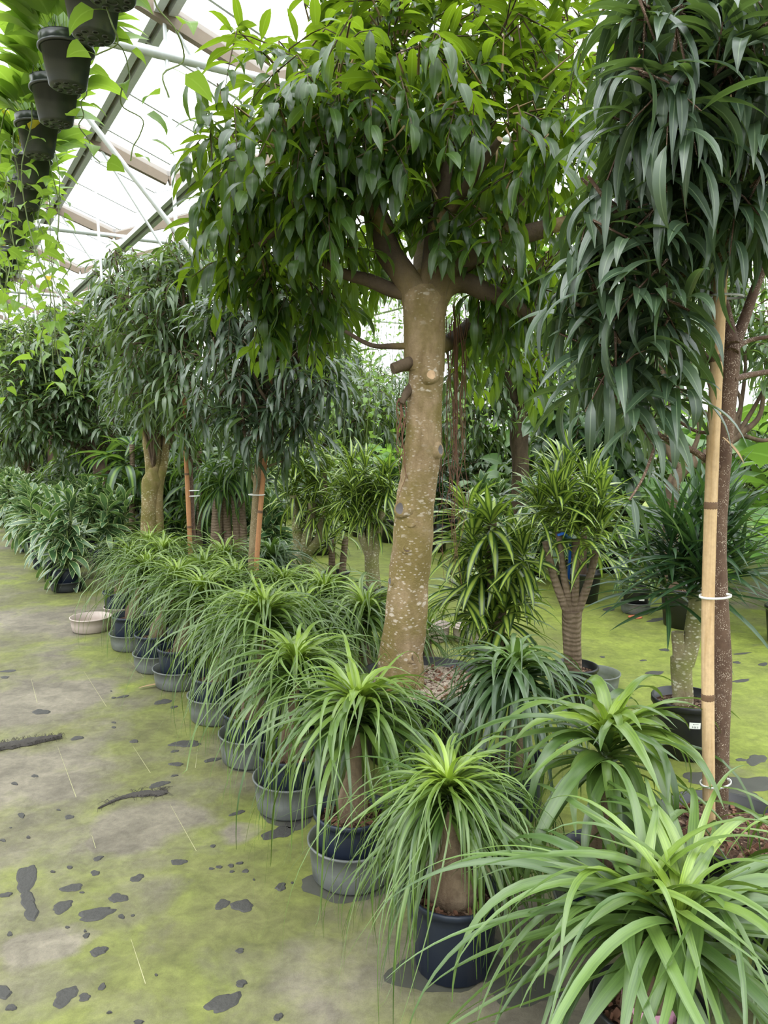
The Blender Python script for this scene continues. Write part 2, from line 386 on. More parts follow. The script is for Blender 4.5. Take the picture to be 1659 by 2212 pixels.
FLOOR_SPOTS = [(110, 1510, .45, -.35), (90, 1680, .42, -.35), (310, 1790, .24, -.45), (80, 2060, .13, -.4), (470, 1385, .6, -.3), (420, 1450, .3, .25), (400, 1560, .5, .3), (560, 1760, .3, .2), (520, 1900, .3, .22), (640, 1960, .25, .22), (300, 1960, .5, .12), (780, 2080, .3, -.12), (760, 2190, .25, -.08), (505, 1800, .12, -.4), (150, 1330, .8, -.3), (330, 1330, .5, .25), (500, 2060, .4, .1), (700, 2180, .2, -.1), (1120, 2150, .35, -.12), (1620, 1680, .4, -.3), (1640, 1290, .9, -.4)]
def floor_mat():
    m, nt, out = new_mat('moss stained concrete'); g = NT(nt); co = g.coord('Object')
    # aisle frame: x across the rows, y along them
    rot = g.n('ShaderNodeMapping'); rot.inputs['Rotation'].default_value = (0, 0, -math.atan2(.507, .862)); g.l(co, rot.inputs[0])
    sx = g.n('ShaderNodeSeparateXYZ'); g.l(rot.outputs[0], sx.inputs[0])
    big = g.noise(rot.outputs[0], .75, 4, .55, .5)
    mid = g.noise(co, 3.2, 6, .62, .3); fine = g.noise(co, 38, 5, .7); grain = g.noise(co, 240, 3, .7)
    side = g.ramp(g.math('MULTIPLY_ADD', sx.outputs[0], .1, .5), [(.36, -0.12), (.5, -.04), (.56, .06), (.6, .13), (.66, .06), (.75, .3)])
    moss = g.math('ADD', g.math('ADD', big, g.math('MULTIPLY', mid, .7)), side)
    wv = g.n('ShaderNodeTexNoise'); wv.inputs['Scale'].default_value = 2.3; wv.inputs['Detail'].default_value = 5; g.l(co, wv.inputs['Vector'])
    vm = g.n('ShaderNodeVectorMath', operation='MULTIPLY_ADD'); g.l(wv.outputs['Color'], vm.inputs[0]); vm.inputs[1].default_value = (.5, .5, 0); g.l(co, vm.inputs[2])
    for (px, py, r, amt) in FLOOR_SPOTS:
        q = ground(px, py)+np.array([.25, .25, 0]); ds = g.n('ShaderNodeVectorMath', operation='DISTANCE'); g.l(vm.outputs[0], ds.inputs[0]); ds.inputs[1].default_value = tuple(q)
        moss = g.math('MULTIPLY_ADD', g.ramp(g.math('DIVIDE', ds.outputs['Value'], r), [(.5, 1.0), (1.05, 0.0)]), amt*.75, moss)
    mk = g.ramp(moss, [(.72, 0.0), (.86, .5), (1.06, 1.0)])
    bright = g.ramp(g.math('ADD', g.noise(co, 1.3, 4, .6), side), [(.5, 0.0), (.85, 1.0)])
    grey = g.mix(g.noise(co, 1.6, 5, .6), (.13, .112, .08), (.215, .19, .145))
    green = g.mix(bright, (.118, .118, .044), (.185, .222, .036))
    c = g.mix(mk, grey, green)
    c = g.mix(.6, c, g.mix(fine, (.35, .35, .35), (1.45, 1.45, 1.45)), 'MULTIPLY')
    c = g.mix(.4, c, g.mix(grain, (.3, .3, .3), (1.6, 1.6, 1.6)), 'MULTIPLY')
    c = g.mix(.6, c, g.mix(g.ramp(mid, [(.3, 0.0), (.7, 1.0)]), (.55, .55, .55), (1.3, 1.3, 1.3)), 'MULTIPLY')
    c = g.mix(.5, c, g.mix(g.ramp(g.noise(co, 11, 6, .7, .6), [(.35, 0.0), (.65, 1.0)]), (.5, .5, .5), (1.3, 1.3, 1.3)), 'MULTIPLY')
    sp_ = g.ramp(g.voro(co, 22), [(.035, 1.0), (.06, 0.0)])
    c = g.mix(g.math('MULTIPLY', sp_, g.ramp(g.noise(co, 5, 2), [(.5, 0.0), (.6, .8)])), c, (.05, .045, .035))
    g.l(g.bsdf(c, .78, 0, g.bump(g.math('ADD', fine, grain), .25, .004), .3), out.inputs[0]); return m
M['floor'] = floor_mat()
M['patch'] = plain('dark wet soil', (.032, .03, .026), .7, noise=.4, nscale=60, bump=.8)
M['debris'] = plain('dark rotten matting', (.035, .03, .025), .9, noise=.5, nscale=80, bump=1.0)
M['seam'] = plain('pale scored line', (.3, .29, .15), .8, noise=.4, nscale=30)
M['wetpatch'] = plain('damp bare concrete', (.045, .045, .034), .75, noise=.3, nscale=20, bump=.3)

# ------------------------------------------------------------------ pots and tubs
def pot_mesh(rt, rb, h, mat, lip=.018, flute=0.0, holes=False, band=0.0):
    mb = MB(); t = .004
    pr = [(.001, 0), (rb*.9, 0), (rb, .006), (rb+(rt-rb)*.8, h*.8)]
    if band: pr += [(rt-.004, h-band-.012), (rt+.007, h-band-.008), (rt+.007, h-band), (rt-.001, h-band+.004), (rt+.002, h-.004)]
    else: pr += [(rt-.004, h-lip-.004), (rt+.006, h-lip), (rt+.006, h-.004)]
    pr += [(rt+.003, h), (rt-t, h-.001), (rb+(rt-rb)*.55-t, h*.6), (rb-t, .03), (.001, .028)]
    lathe(mb, pr, 48, flute=flute)
    if holes:
        for k in range(8):
            a = k*PI/4; lathe(mb, [(.0005, -.001), (.007, -.001), (.009, -.0035), (.0115, -.003), (.012, 0.002)], 10, c=(math.cos(a)*rb*.66, math.sin(a)*rb*.66, 0))
        lathe(mb, [(rb*.22, .001), (rb*.22, -.003), (rb*.28, -.003), (rb*.3, .002)], 20)
    return mb.mesh('pot', mat)
def hole_mesh(rb):
    mb = MB()
    for k in range(8):
        a = k*PI/4; lathe(mb, [(.0005, -.0012), (.0072, -.0012), (.0072, .001)], 10, c=(math.cos(a)*rb*.66, math.sin(a)*rb*.66, -.001))
    return mb.mesh('drain_hole', M['hole'])
def soil_mesh(r, mat, rng, chips=0, sx=1.0):
    mb = MB(); nr, ns = 14, 40
    rr = np.linspace(.0005, r, nr); an = np.linspace(0, 2*PI, ns, endpoint=False)
    z = rng.normal(0, .0035, (nr, ns)); z[-1] = 0; z += (.012*(1-(rr/r)**2))[:, None]
    v = np.stack([rr[:, None]*np.cos(an), rr[:, None]*np.sin(an), z], -1)
    i = np.arange(nr-1)[:, None]*ns; j = np.arange(ns)[None]; j2 = (j+1) % ns
    mb.add(v.reshape(-1, 3), np.stack([i+j, i+ns+j, i+ns+j2, i+j2], -1).reshape(-1, 4))
    for k in range(chips):
        a, q = rng.random()*2*PI, r*.93*math.sqrt(rng.random()); e = rng.normal(0, 1, (3, 3)); qx, _ = np.linalg.qr(e)
        box(mb, (q*math.cos(a), q*math.sin(a), .014), (rng.uniform(.006, .018), rng.uniform(.004, .009), .003), qx, 1)
    return mb.mesh('soil', [mat, M['chip']])
def tub_mesh(rt, rb, h, mat):
    mb = MB(); t = .003
    wob = 1+.006*np.cos(3*np.linspace(0, 2*PI, 48, endpoint=False))
    lathe(mb, [(.001, 0), (rb*.93, 0), (rb, .012), (rb+(rt-rb)*.5, h*.5), (rt-.004, h-.012), (rt+.004, h-.008), (rt+.005, h), (rt-t, h), (rb+(rt-rb)*.45-t, h*.5), (rb-t, .014), (.001, .006)], 48, bump=None)
    return mb.mesh('plastic_tub', mat)

POT = {}
def pot(kind):
    if kind not in POT:
        POT[kind] = {'blue3': lambda: (pot_mesh(.138, .117, .245, M['pot_blue'], flute=.006), .138, .245),
                     'black3': lambda: (pot_mesh(.135, .112, .25, M['pot_black']), .135, .25),
                     'black5': lambda: (pot_mesh(.168, .14, .29, M['pot_black'], lip=.03), .168, .29),
                     'black10': lambda: (pot_mesh(.235, .2, .33, M['pot_black'], lip=.04), .235, .33),
                     'black20': lambda: (pot_mesh(.34, .28, .40, M['pot_black'], lip=.05), .34, .40),
                     'small': lambda: (pot_mesh(.118, .1, .16, M['pot_black']), .118, .16),
                     'hang': lambda: (pot_mesh(.1, .071, .18, M['pot_hang'], band=.034, holes=True), .1, .18)}[kind]()
    return POT[kind]
SOIL = {}
def add_pot(root, kind, soil='soil', chips=0, seed=0):
    me, r, h = pot(kind); obj('pot', me, root)
    key = (kind, soil, chips)
    if key not in SOIL: SOIL[key] = soil_mesh(r-.009, M[soil], np.random.default_rng(seed+3), chips)
    obj('soil', SOIL[key], root, (0, 0, h-.045))
    return r, h
TUB = {}
def tub(loc, label, mat='tub', s=1.0, h=.1, group='plastic tubs under the front palms'):
    k = (mat, h)
    if k not in TUB: TUB[k] = tub_mesh(.160, .147, h, M[mat])
    o = obj('plastic_tub', TUB[k], None, (loc[0], loc[1], 0.001)); o.scale = (s, s, 1); o.rotation_euler = (0, 0, loc[0]*7)
    return tag(o, label, 'tub', group)

# ------------------------------------------------------------------ ponytail palms
def pony_leaves(mb, heart, rng, n=190, L=.55, W=.014, prof='pony', up=1.0, bend=(.6, 1.15), zmin=.01, k=11, hi=84, lo=-16, ip=1.0, lvar=.2, gap=None):
    i = np.sort(rng.random(n)**ip)         # 0 = inner young, 1 = outer old
    th = np.radians(hi+(lo-hi)*i**.95) + rng.normal(0, .13, n)
    th = np.minimum(th, 1.53)
    ph = rng.random(n)*2*PI
    if gap is not None:                  # side where the older leaves have been pushed apart
        d_ = np.angle(np.exp(1j*(ph-gap[0]))); near = (abs(d_) < gap[1]) & (i > .3)
        ph = np.where(near, ph+np.sign(d_)*(gap[1]-abs(d_))*rng.uniform(.5, 1.2, n), ph)
    q = rng.uniform(*bend, n)*(1.25-.4*i)           # share of the length after which the leaf hangs straight down
    bd = (th+1.5)/q**.9*up
    Ls = L*(.45+.65*np.clip(i, .02, 1)**.5)*rng.normal(1, lvar, n).clip(.5, 1.6)
    Ws = W*rng.normal(1, .2, n).clip(.45, 1.5)
    b = np.stack([np.cos(ph)*.016*(.4+i), np.sin(ph)*.016*(.4+i), -.10*i+.03], -1)+np.asarray(heart)
    straps(mb, b, ph, th, bd, Ls, Ws, prof, p=.9, k=k, fold=.32, roll=rng.normal(0, .3, n), twist=rng.normal(0, .6, n), age=np.clip(1-i*3.0, 0, 1), zmin=zmin, wav=.17, rng=rng, thmin=-1.5)
def caudex(mb, path, rb=.062, rt=.02, rng=None):
    p = smooth_path(path, 18)
    prof = [rb*.8, rb*1.08, rb*1.12, rb*.95, rb*.66, rb*.3+rt*.6, rt*1.15, rt*1.02, rt*.95, rt*.95, rt*1.05]
    lump = lambda v, a: 1+.05*np.cos(3*a+2)+.03*np.cos(7*a+v*9)
    tube(mb, p, prof, 16, 0, True, lump)

def ponytail(loc, heart, label, seed, potkind='blue3', n=190, L=.55, W=.014, mat='pony', prof='pony', group='ponytail palms in the front row', heads=None, bulb=.06, top=.02, chips=0, up=1.0, bend=(.6, 1.15), k=11, hi=84, lo=-16, ip=1.0, strands=0, gap=None):
    rng = np.random.default_rng(seed)
    root = thing('ponytail_palm', label, 'potted palm', (loc[0], loc[1], 0.0), group)
    r, h = add_pot(root, potkind, 'soil', chips, seed)
    hv = np.asarray(heart, float)-np.array([loc[0], loc[1], 0])
    mb = MB(); base = np.array([0, 0, h-.06]); mid = base*.5+hv*.5+np.array([rng.normal(0, .008), rng.normal(0, .008), 0]); mid[:2] = hv[:2]*.35
    caudex(mb, [base, mid, hv+np.array([0, 0, -.05])], bulb, top)
    hs = [hv] if heads is None else [hv+np.asarray(q) for q in heads]
    if heads is not None:
        for q in hs[1:]: tube(mb, smooth_path([mid*.4+hv*.6, (hv+q)/2-np.array([0, 0, .03]), q-np.array([0, 0, .04])], 8), [top, top*.9, top*.8], 10)
    mb.build('trunk', M['caudex'], root)
    fb = MB()
    if strands:
        n2 = strands; straps(fb, np.repeat([hv-np.array([0, 0, .03])], n2, 0), rng.random(n2)*6.28, np.radians(rng.uniform(5, 60, n2)), rng.uniform(2.2, 3.0, n2), rng.uniform(.6, .95, n2), rng.uniform(.003, .007, n2), 'pony', p=.8, k=16, twist=rng.normal(0, 1.2, n2), wav=.35, zmin=.008, thmin=-1.45, rng=rng)
    for q in hs: pony_leaves(fb, q, rng, n, L, W, prof, up, bend, k=k, hi=hi, lo=lo, ip=ip, gap=gap)
    fb.build('foliage', M[mat], root)
    return root

# ------------------------------------------------------------------ crowns of fig trees
def crown(fb, tb, blobs, rng, nt=30, nl=9, L=.17, W=.045, prof='alii', droop=1.3, tl=.28, zb=-.15, lift=.35, k=6, shell=.45, hang=0.0, fold=.28):
    for (c, r) in blobs:
        c = np.asarray(c, float); n = max(2, int(nt*(r/.5)**2))
        d = nrm(rng.normal(0, 1, (n, 3)))
        q = (shell+(1-shell)*rng.random(n))[:, None]**.7*r
        pos = c+d*q*np.array([1, 1, .85])
        tdir = nrm(d*.8+rng.normal(0, .45, (n, 3))+np.array([0, 0, zb]))
        ln = tl*rng.uniform(.7, 1.3, n)
        b0 = pos-tdir*ln[:, None]*.7
        s = (np.arange(nl)+.5)/nl
        sag = np.zeros((n, nl, 3)); sag[..., 2] = -(s**2)[None]*ln[:, None]*hang
        pts = b0[:, None, :]+tdir[:, None, :]*(ln[:, None]*s[None])[..., None]+sag
        az = np.arctan2(tdir[:, 1], tdir[:, 0])[:, None]; el = np.arcsin(tdir[:, 2].clip(-1, 1))[:, None]
        sgn = np.where(np.arange(nl) % 2 == 0, 1, -1)[None]
        phi = az+sgn*rng.uniform(.5, 1.5, (n, nl))*(1-.6*s[None]**3)
        th0 = el*.4+lift+rng.normal(0, .3, (n, nl))
        bend = droop*rng.uniform(.55, 1.35, (n, nl))
        young = (s[None]**4)*rng.random((n, 1))
        Ls = L*rng.uniform(.62, 1.2, (n, nl))*(1-.25*s[None]**4); Ws = W*rng.uniform(.8, 1.15, (n, nl))
        f = lambda x: np.asarray(x).reshape(n*nl)
        straps(fb, pts.reshape(-1, 3), f(phi), f(th0), f(bend), f(Ls), f(Ws), prof, p=.85, k=k, fold=fold, roll=rng.normal(0, .35, n*nl), age=f(np.broadcast_to(young, (n, nl))), wav=.05, rng=rng)
        if tb is not None:
            for j in range(n):
                a = b0[j]-(b0[j]-c)*.45
                tube(tb, [a, b0[j], pts[j, nl//2], pts[j, -1]], [.006, .004, .003, .0015], 4, cap=False)
def limb(tb, a, b, r0, r1, rng, bulge=.08, seg=9, n=10, mid=None):
    a, b = np.asarray(a, float), np.asarray(b, float); L = np.linalg.norm(b-a)
    m = a*.5+b*.5+rng.normal(0, bulge*L, 3)+np.array([0, 0, -.05*L]) if mid is None else np.asarray(mid)
    p = smooth_path([a, m, b], n); tube(tb, p, [r0, (r0+r1)/2, r1], seg, rfun=lambda v, an: 1+.05*np.cos(2*an+v*7))
    return p

def rosette(fb, c, rng, n=34, L=.3, W=.028, prof='drac', spread=(80, -25), droop=(.3, 1.3), stem=.14, k=7, axis=(0, 0, 1), p=1.4, fold=.3, age=0.0):
    i = np.sort(rng.random(n)); ph = rng.random(n)*2*PI
    th = np.radians(spread[0]+(spread[1]-spread[0])*i)+rng.normal(0, .12, n)
    b = np.asarray(c)+np.stack([np.cos(ph)*.012, np.sin(ph)*.012, -stem*i], -1)+np.asarray(axis)*0
    straps(fb, b, ph, th, rng.uniform(*droop, n), L*rng.uniform(.7, 1.15, n)*(.75+.3*i), W*rng.uniform(.8, 1.15, n), prof, p=p, k=k, fold=fold, roll=rng.normal(0, .25, n), wav=.05, rng=rng, age=np.clip(1-i*3, 0, 1)*age)
# ------------------------------------------------------------------ world and light
w = bpy.data.worlds.new('overcast sky'); SC.world = w; w.use_nodes = True
bg = w.node_tree.nodes['Background']; gw = NT(w.node_tree)
sx_ = gw.n('ShaderNodeSeparateXYZ'); gw.l(gw.n('ShaderNodeTexCoord').outputs['Generated'], sx_.inputs[0])
gw.l(gw.ramp(gw.math('MULTIPLY_ADD', sx_.outputs[2], .5, .5), [(0.0, (.04, .045, .03)), (.49, (.08, .08, .06)), (.5, (.3, .32, .33)), (1.0, (.93, .97, 1.0))]), bg.inputs[0])   # overcast: brightest overhead
bg.inputs[1].default_value = 3.6
SC.view_settings.view_transform = 'Standard'; SC.view_settings.look = 'None'; SC.view_settings.gamma = 1.0
SC.view_settings.exposure = 0.66
SC.view_settings.use_curve_mapping = False
sun = bpy.data.lights.new('sun', 'SUN'); sun.energy = 1.3; sun.angle = math.radians(50); sun.color = (1, .98, .94)
so = bpy.data.objects.new('sun', sun); COL.objects.link(so); so.rotation_euler = (math.radians(24), math.radians(-20), 0)
try:
    cy = SC.cycles; cy.max_bounces = 8; cy.diffuse_bounces = 3; cy.glossy_bounces = 2; cy.transmission_bounces = 4; cy.transparent_max_bounces = 12
    cy.caustics_reflective = False; cy.caustics_refractive = False; cy.sample_clamp_indirect = 6
    cy.use_adaptive_sampling = True; cy.adaptive_threshold = .02; cy.use_denoising = True
except Exception: pass

# ------------------------------------------------------------------ floor
X0, X1, L0, L1 = -7.3, 14.9, -4.0, 27.0
def quad(a, b, c, d): return [a, b, c, d]
fm = MB(); fm.add([LX(L0, X0), LX(L0, X1), LX(L1, X1), LX(L1, X0)], [[0, 1, 2, 3]], None, 0, False)
fm.add([LX(L0, X0, -.1), LX(L0, X1, -.1), LX(L1, X1, -.1), LX(L1, X0, -.1)], [[3, 2, 1, 0]], None, 0, False)
floor = tag(fm.build('floor', M['floor']), 'mossy green and grey concrete floor of the greenhouse', 'floor', kind='structure')

def blob_pts(cx, cy, rx, ry, deg, rng, sc, ox, oy, n=40):
    a = np.linspace(0, 2*PI, n, endpoint=False)
    wob = 1+.16*np.sin(2*a+rng.random()*6)+.10*np.sin(3*a+rng.random()*6)+.07*np.sin(5*a+rng.random()*6)+.04*np.sin(9*a+rng.random()*6)+rng.normal(0, .012, n)
    x, y = rx*wob*np.cos(a), ry*wob*np.sin(a); t = math.radians(deg)
    X, Y = cx+x*math.cos(t)-y*math.sin(t), cy+x*math.sin(t)+y*math.cos(t)
    return np.array([ground(ox+u*sc, oy+v*sc) for u, v in zip(X, Y)])
def flat_blob(name, pts, mat, parent, z=.0025, loc=None):
    c = pts.mean(0); n = len(pts); inner = c+(pts-c)*.8
    mb = MB(); v = np.vstack([pts, inner, c[None]]); v[:n, 2] = .0006; v[n:, 2] = z
    f4 = [[i, (i+1) % n, n+(i+1) % n, n+i] for i in range(n)]; f3 = [[n+i, n+(i+1) % n, 2*n] for i in range(n)]
    mb.add(v, f4); mb.add(v, f3)
    return mb.build(name, mat, parent)
PATCH = [(130,1190,46,72,22),(165,1145,30,32,0),(140,1290,34,50,-25),(160,1345,38,52,-25),(30,1265,32,12,-10),(368,1228,52,22,-12),(320,1325,62,25,-22),(605,1280,48,24,-12),(492,1362,108,28,-14),(622,1376,18,10,0),(702,1178,35,18,-12),(487,1152,25,13,-10),(503,1077,25,12,-12),(357,1124,18,7,0),(270,1147,12,6,0),(420,1252,12,6,0),(345,1430,11,7,0),(436,1450,9,6,0),(442,1473,19,12,-10),(505,1553,42,25,-15),(335,1785,75,38,-28),(433,1788,34,19,-10),(523,1735,20,18,-30),(20,1762,42,32,0),(57,1842,26,18,-10),(915,1096,38,17,-8),(1082,1130,13,7,0),(1122,1122,16,8,-5),(1183,1115,17,8,0),(1228,1103,18,6,-10),(1257,1142,20,9,0),(1187,1145,14,6,0),(1300,1187,8,4,0),(1438,1223,32,18,-20),(1497,1204,9,4,0),(1138,1312,38,24,-10),(1240,1320,60,30,-10),(1228,1550,24,12,0),(1145,1815,100,40,-28),(1235,1718,30,18,0),(1430,945,80,32,-14),(1215,845,40,10,-14),(1087,573,42,10,-12),(902,595,36,10,-4),(950,490,75,18,-6),(895,528,25,6,-6),(815,698,52,14,-10),(893,654,18,5,-8),(687,478,20,10,0),(395,462,40,8,-10),(835,275,40,14,-6),(890,302,18,7,-6),(630,249,32,6,-14),(582,255,14,4,0),(210,327,42,14,-4),(355,865,28,10,-8),(40,118,50,6,-2),(25,150,25,6,0),(110,857,20,12,0),(75,695,16,8,0),(178,655,16,9,0),(1090,1014,16,7,0),(15,985,14,8,0),(710,1916,30,10,0),(1425,1890,25,18,-40),(583,381,12,5,0),(583,406,14,5,0),(570,221,5,3,0),(300,830,10,4,0),(145,970,12,6,0),(55,920,6,4,0),(680,1370,10,6,0),(800,1675,9,6,0),(50,1465,12,14,0),(560,1868,14,6,0),(1500,900,60,20,-20)]
pr = np.random.default_rng(11)
for n_, (a, b, rx, ry, dg) in enumerate(PATCH):
    flat_blob('soil_patch', blob_pts(a, b, rx, ry, dg, pr, .42194, 0, 1400), M['patch'], floor, .002+.0006*(n_ % 5))
for (a, b, rx, ry, dg) in [(725,43,32,14,0),(1010,105,60,10,-6),(1050,283,35,7,0),(990,420,60,12,-5),(925,345,20,5,0),(685,325,16,5,0),(1475,357,25,7,0),(1630,368,30,9,0),(1505,305,50,5,-4),(1500,465,60,8,-6),(1500,930,30,10,0),(1590,930,60,30,0),(1280,1040,110,40,0),(1500,1080,170,60,0),(1230,1200,80,60,0),(1545,1170,70,50,0)]:
    flat_blob('damp_patch' if b > 900 else 'soil_patch', blob_pts(a, b, rx, ry, dg, pr, .36709, 1050, 1300), M['wetpatch'] if b > 900 else M['patch'], floor)
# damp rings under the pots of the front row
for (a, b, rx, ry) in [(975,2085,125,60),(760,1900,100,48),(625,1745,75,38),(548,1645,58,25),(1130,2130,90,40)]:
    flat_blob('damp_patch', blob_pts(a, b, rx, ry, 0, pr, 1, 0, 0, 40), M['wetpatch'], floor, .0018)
# pale scored lines
for (p, q) in [((190,280),(160,160)),((390,765),(295,505)),((770,640),(682,505)),((1005,1040),(870,800)),((545,300),(430,120)),((745,1720),(670,1490)),((490,1025),(470,960)),((1000,615),(1012,520)),((735,150),(660,60))]:
    a = ground(p[0]*.42194, 1400+p[1]*.42194); b = ground(q[0]*.42194, 1400+q[1]*.42194); d = nrm(b-a); s = np.array([-d[1], d[0], 0])*.0013
    mb = MB(); z = np.array([0, 0, .0014]); mb.add([a-s+z, a+s+z, b+s*.4+z, b-s*.4+z], [[0, 1, 2, 3]], None, 0, False); mb.build('scored_line', M['seam'], floor)

# loose rubbish on the floor
def matting(name, path, wd, label, cat, seed, hairs=60, ht=.02):
    rng = np.random.default_rng(seed); P = [ground(*q) for q in path]; p = smooth_path(P, 26); mb = MB()
    T = nrm(np.gradient(p, axis=0)); S = np.stack([-T[:, 1], T[:, 0], 0*T[:, 0]], -1)
    ww = np.interp(np.linspace(0, 1, 26), np.linspace(0, 1, len(wd)), wd)*rng.uniform(.85, 1.15, 26)
    off = np.linspace(-1, 1, 9); hz = np.sqrt(1-off**2*.98)*ht
    v = p[:, None]+S[:, None]*(ww[:, None]*off)[..., None]; v[..., 2] = .001+hz[None]*rng.uniform(.55, 1.1, (26, 9))
    i = np.arange(25)[:, None]*9+np.arange(8)[None]; mb.add(v.reshape(-1, 3), np.stack([i, i+9, i+10, i+1], -1).reshape(-1, 4))
    for k in range(hairs):
        j = rng.integers(0, 26); o = rng.choice([-1, 1]); a = p[j]+S[j]*ww[j]*o*.8+np.array([0, 0, ht*.6]); dd = S[j]*o+T[j]*rng.normal(0, 1)
        dd = nrm(dd)*rng.uniform(.015, .05); tube(mb, [a, a+dd*.5+np.array([0, 0, .008]), a+dd-np.array([0, 0, ht*.5])], [.0012, .0005], 4, cap=False)
    return tag(mb.build(name, M['debris']), label, cat)
matting('rotten_matting', [(-40,1622),(20,1612),(90,1600),(134,1594)], [.045,.05,.045,.03,.012], 'dark rotten strip of matting lying on the floor at the left edge', 'debris', 5, 110, .022)
matting('root_clump', [(212,1748),(255,1727),(300,1716),(345,1714),(362,1712)], [.003,.012,.028,.03,.012], 'long dark clump of old roots on the mossy aisle floor', 'debris', 6, 60, .008)
mb = MB(); g0 = ground(300,1490); straps(mb, [g0+np.array([0, 0, .012])]*2, [.35, .6], [.2, .05], [.5, .2], [.23, .16], [.02, .012], 'drac', k=8, zmin=.006)
tag(mb.build('dry_leaf', M['deadleaf']), 'dry tan fallen leaf on the floor beside the grey tubs', 'leaf')

# ------------------------------------------------------------------ greenhouse shell
GUT = [-7.3, -4.1, 2.3, 8.7, 14.9]; ZG, ZR = 4.25, 5.45
def roof_z(x):
    for a, b in zip(GUT[:-1], GUT[1:]):
        if a <= x <= b:
            m = (a+b)/2; return ZG+(ZR-ZG)*(1-abs(x-m)/((b-a)/2))
    return ZG
cm = MB()
for a, b in zip(GUT[:-1], GUT[1:]):
    m = (a+b)/2
    for (p, q, zp, zq) in ((a, m, ZG, ZR), (m, b, ZR, ZG)):
        cm.add([LX(L0, p, zp), LX(L0, q, zq), LX(L1, q, zq), LX(L1, p, zp)], [[0, 1, 2, 3]], None, 0, False)
        for l in np.arange(L0, L1, .92):
            beam(cm, LX(l, p, zp-.02), LX(l, q, zq-.02), .025, .035, 1)
    beam(cm, LX(L0, m, ZR), LX(L1, m, ZR), .07, .08, 1)
tag(cm.build('ceiling', [M['glass'], M['alu']]), 'pitched glass greenhouse roof with thin glazing bars', 'roof', kind='structure')
def glass_wall(name, a, b, label):
    mb = MB(); a, b = np.asarray(a), np.asarray(b); h = np.array([0, 0, ZG]); mb.add([a, b, b+h, a+h], [[0, 1, 2, 3]], None, 0, False)
    n = int(np.linalg.norm(b-a)/1.6)
    for i in range(n+1): q = a+(b-a)*i/n; beam(mb, q+EZ*.001, q+h, .05, .05, 1)
    for z in (.03, 1.4, 2.8, ZG): beam(mb, a+EZ*z, b+EZ*z, .05, .05, 1)
    return tag(mb.build(name, [M['glass'], M['alu']]), label, 'wall', kind='structure')
glass_wall('wall_back', LX(L1, X0), LX(L1, X1), 'glazed far end wall of the greenhouse')
glass_wall('wall_left', LX(L0, X0), LX(L1, X0), 'glazed left side wall of the greenhouse')
glass_wall('wall_right', LX(L0, X1), LX(L1, X1), 'glazed right side wall of the greenhouse')

def cyl(a, b, r, mat, name, parent, seg=12):
    mb = MB(); tube(mb, [a, (np.asarray(a)+np.asarray(b))/2, b], r, seg); return mb.build(name, mat, parent)
# trusses: one round tie beam, the tan rafters of the bay and their thin struts
NAMES = ['nearest roof truss with a round galvanised tie beam above the main tree', 'second roof truss whose tie beam passes behind the hanging pots', 'third roof truss low above the far left trees', 'farthest roof truss near the end wall of the greenhouse']
for k in range(4):
    l = 5.65+5.45*k
    t = thing('roof_truss', NAMES[k], 'truss', LX(l, 2.3, ZG), 'roof trusses'); o = LX(l, 2.3, ZG)
    P = lambda x, z, dl=0.0: LX(l+dl, x, z)-o
    cyl(P(-4.1, 4.22), P(12.0, 4.22), .037, M['galv'], 'tie_beam', t, 14)
    for dl in (0, 2.72):
        for (xa, xb) in ((2.3, -.9), (-4.1, -.9), (2.3, 5.5)):
            mb = MB(); za, zb_ = ZG-.02, ZR-.1
            beam(mb, P(xa, za, dl), P(xb, zb_, dl), .06, .13, 0); beam(mb, P(xa, za+.085, dl), P(xb, zb_+.085, dl), .04, .03, 1)
            mb.build('rafter', [M['tan'], M['alu']], t)
        xs = 1.56; cyl(P(xs, 4.5, dl), P(xs+.04, 3.1, dl), .014, M['galv'], 'hanger_rod', t, 8)
        cyl(P(xs+.02, 4.5, dl), P(xs+.75, 3.4, dl), .014, M['galv'], 'strut', t, 8)
    cyl(P(1.1, 4.4, 1.35), P(2.25, 3.05, 1.35), .024, M['galv'], 'diagonal_brace', t, 10)
for x, z, lab in ((1.56, 4.50, 'double aluminium roof rail running away above the hanging pots'), (2.45, 4.12, 'double aluminium gutter rail under the roof valley'), (-4.1, 4.16, 'aluminium gutter rail over the far left side of the greenhouse'), (8.7, 4.16, 'aluminium gutter rail over the right half of the greenhouse')):
    t = thing('roof_rail', lab, 'rail', LX(0, x, z), 'long roof rails'); o = LX(0, x, z)
    for s in (-.05, .05):
        mb = MB(); beam(mb, LX(-3.5, x+s, z)-o, LX(26.8, x+s, z)-o, .055, .06); mb.build('channel', M['alu'], t)
    mb = MB(); beam(mb, LX(-3.5, x, z+.035)-o, LX(26.8, x, z+.035)-o, .05, .02); mb.build('web_strip', M['tan'], t)
p0 = at(1168, 960, 10.5)
mb = MB(); beam(mb, (p0[0], p0[1], 0.001), (p0[0], p0[1], 4.3), .13, .13); tag(mb.build('greenhouse_post', M['galv']), 'pale galvanised post behind the plants right of the main tree', 'post')
def base(px, py, r):
    g = ground(px, py); d = nrm(g*np.array([1, 1, 0])); return g+d*r

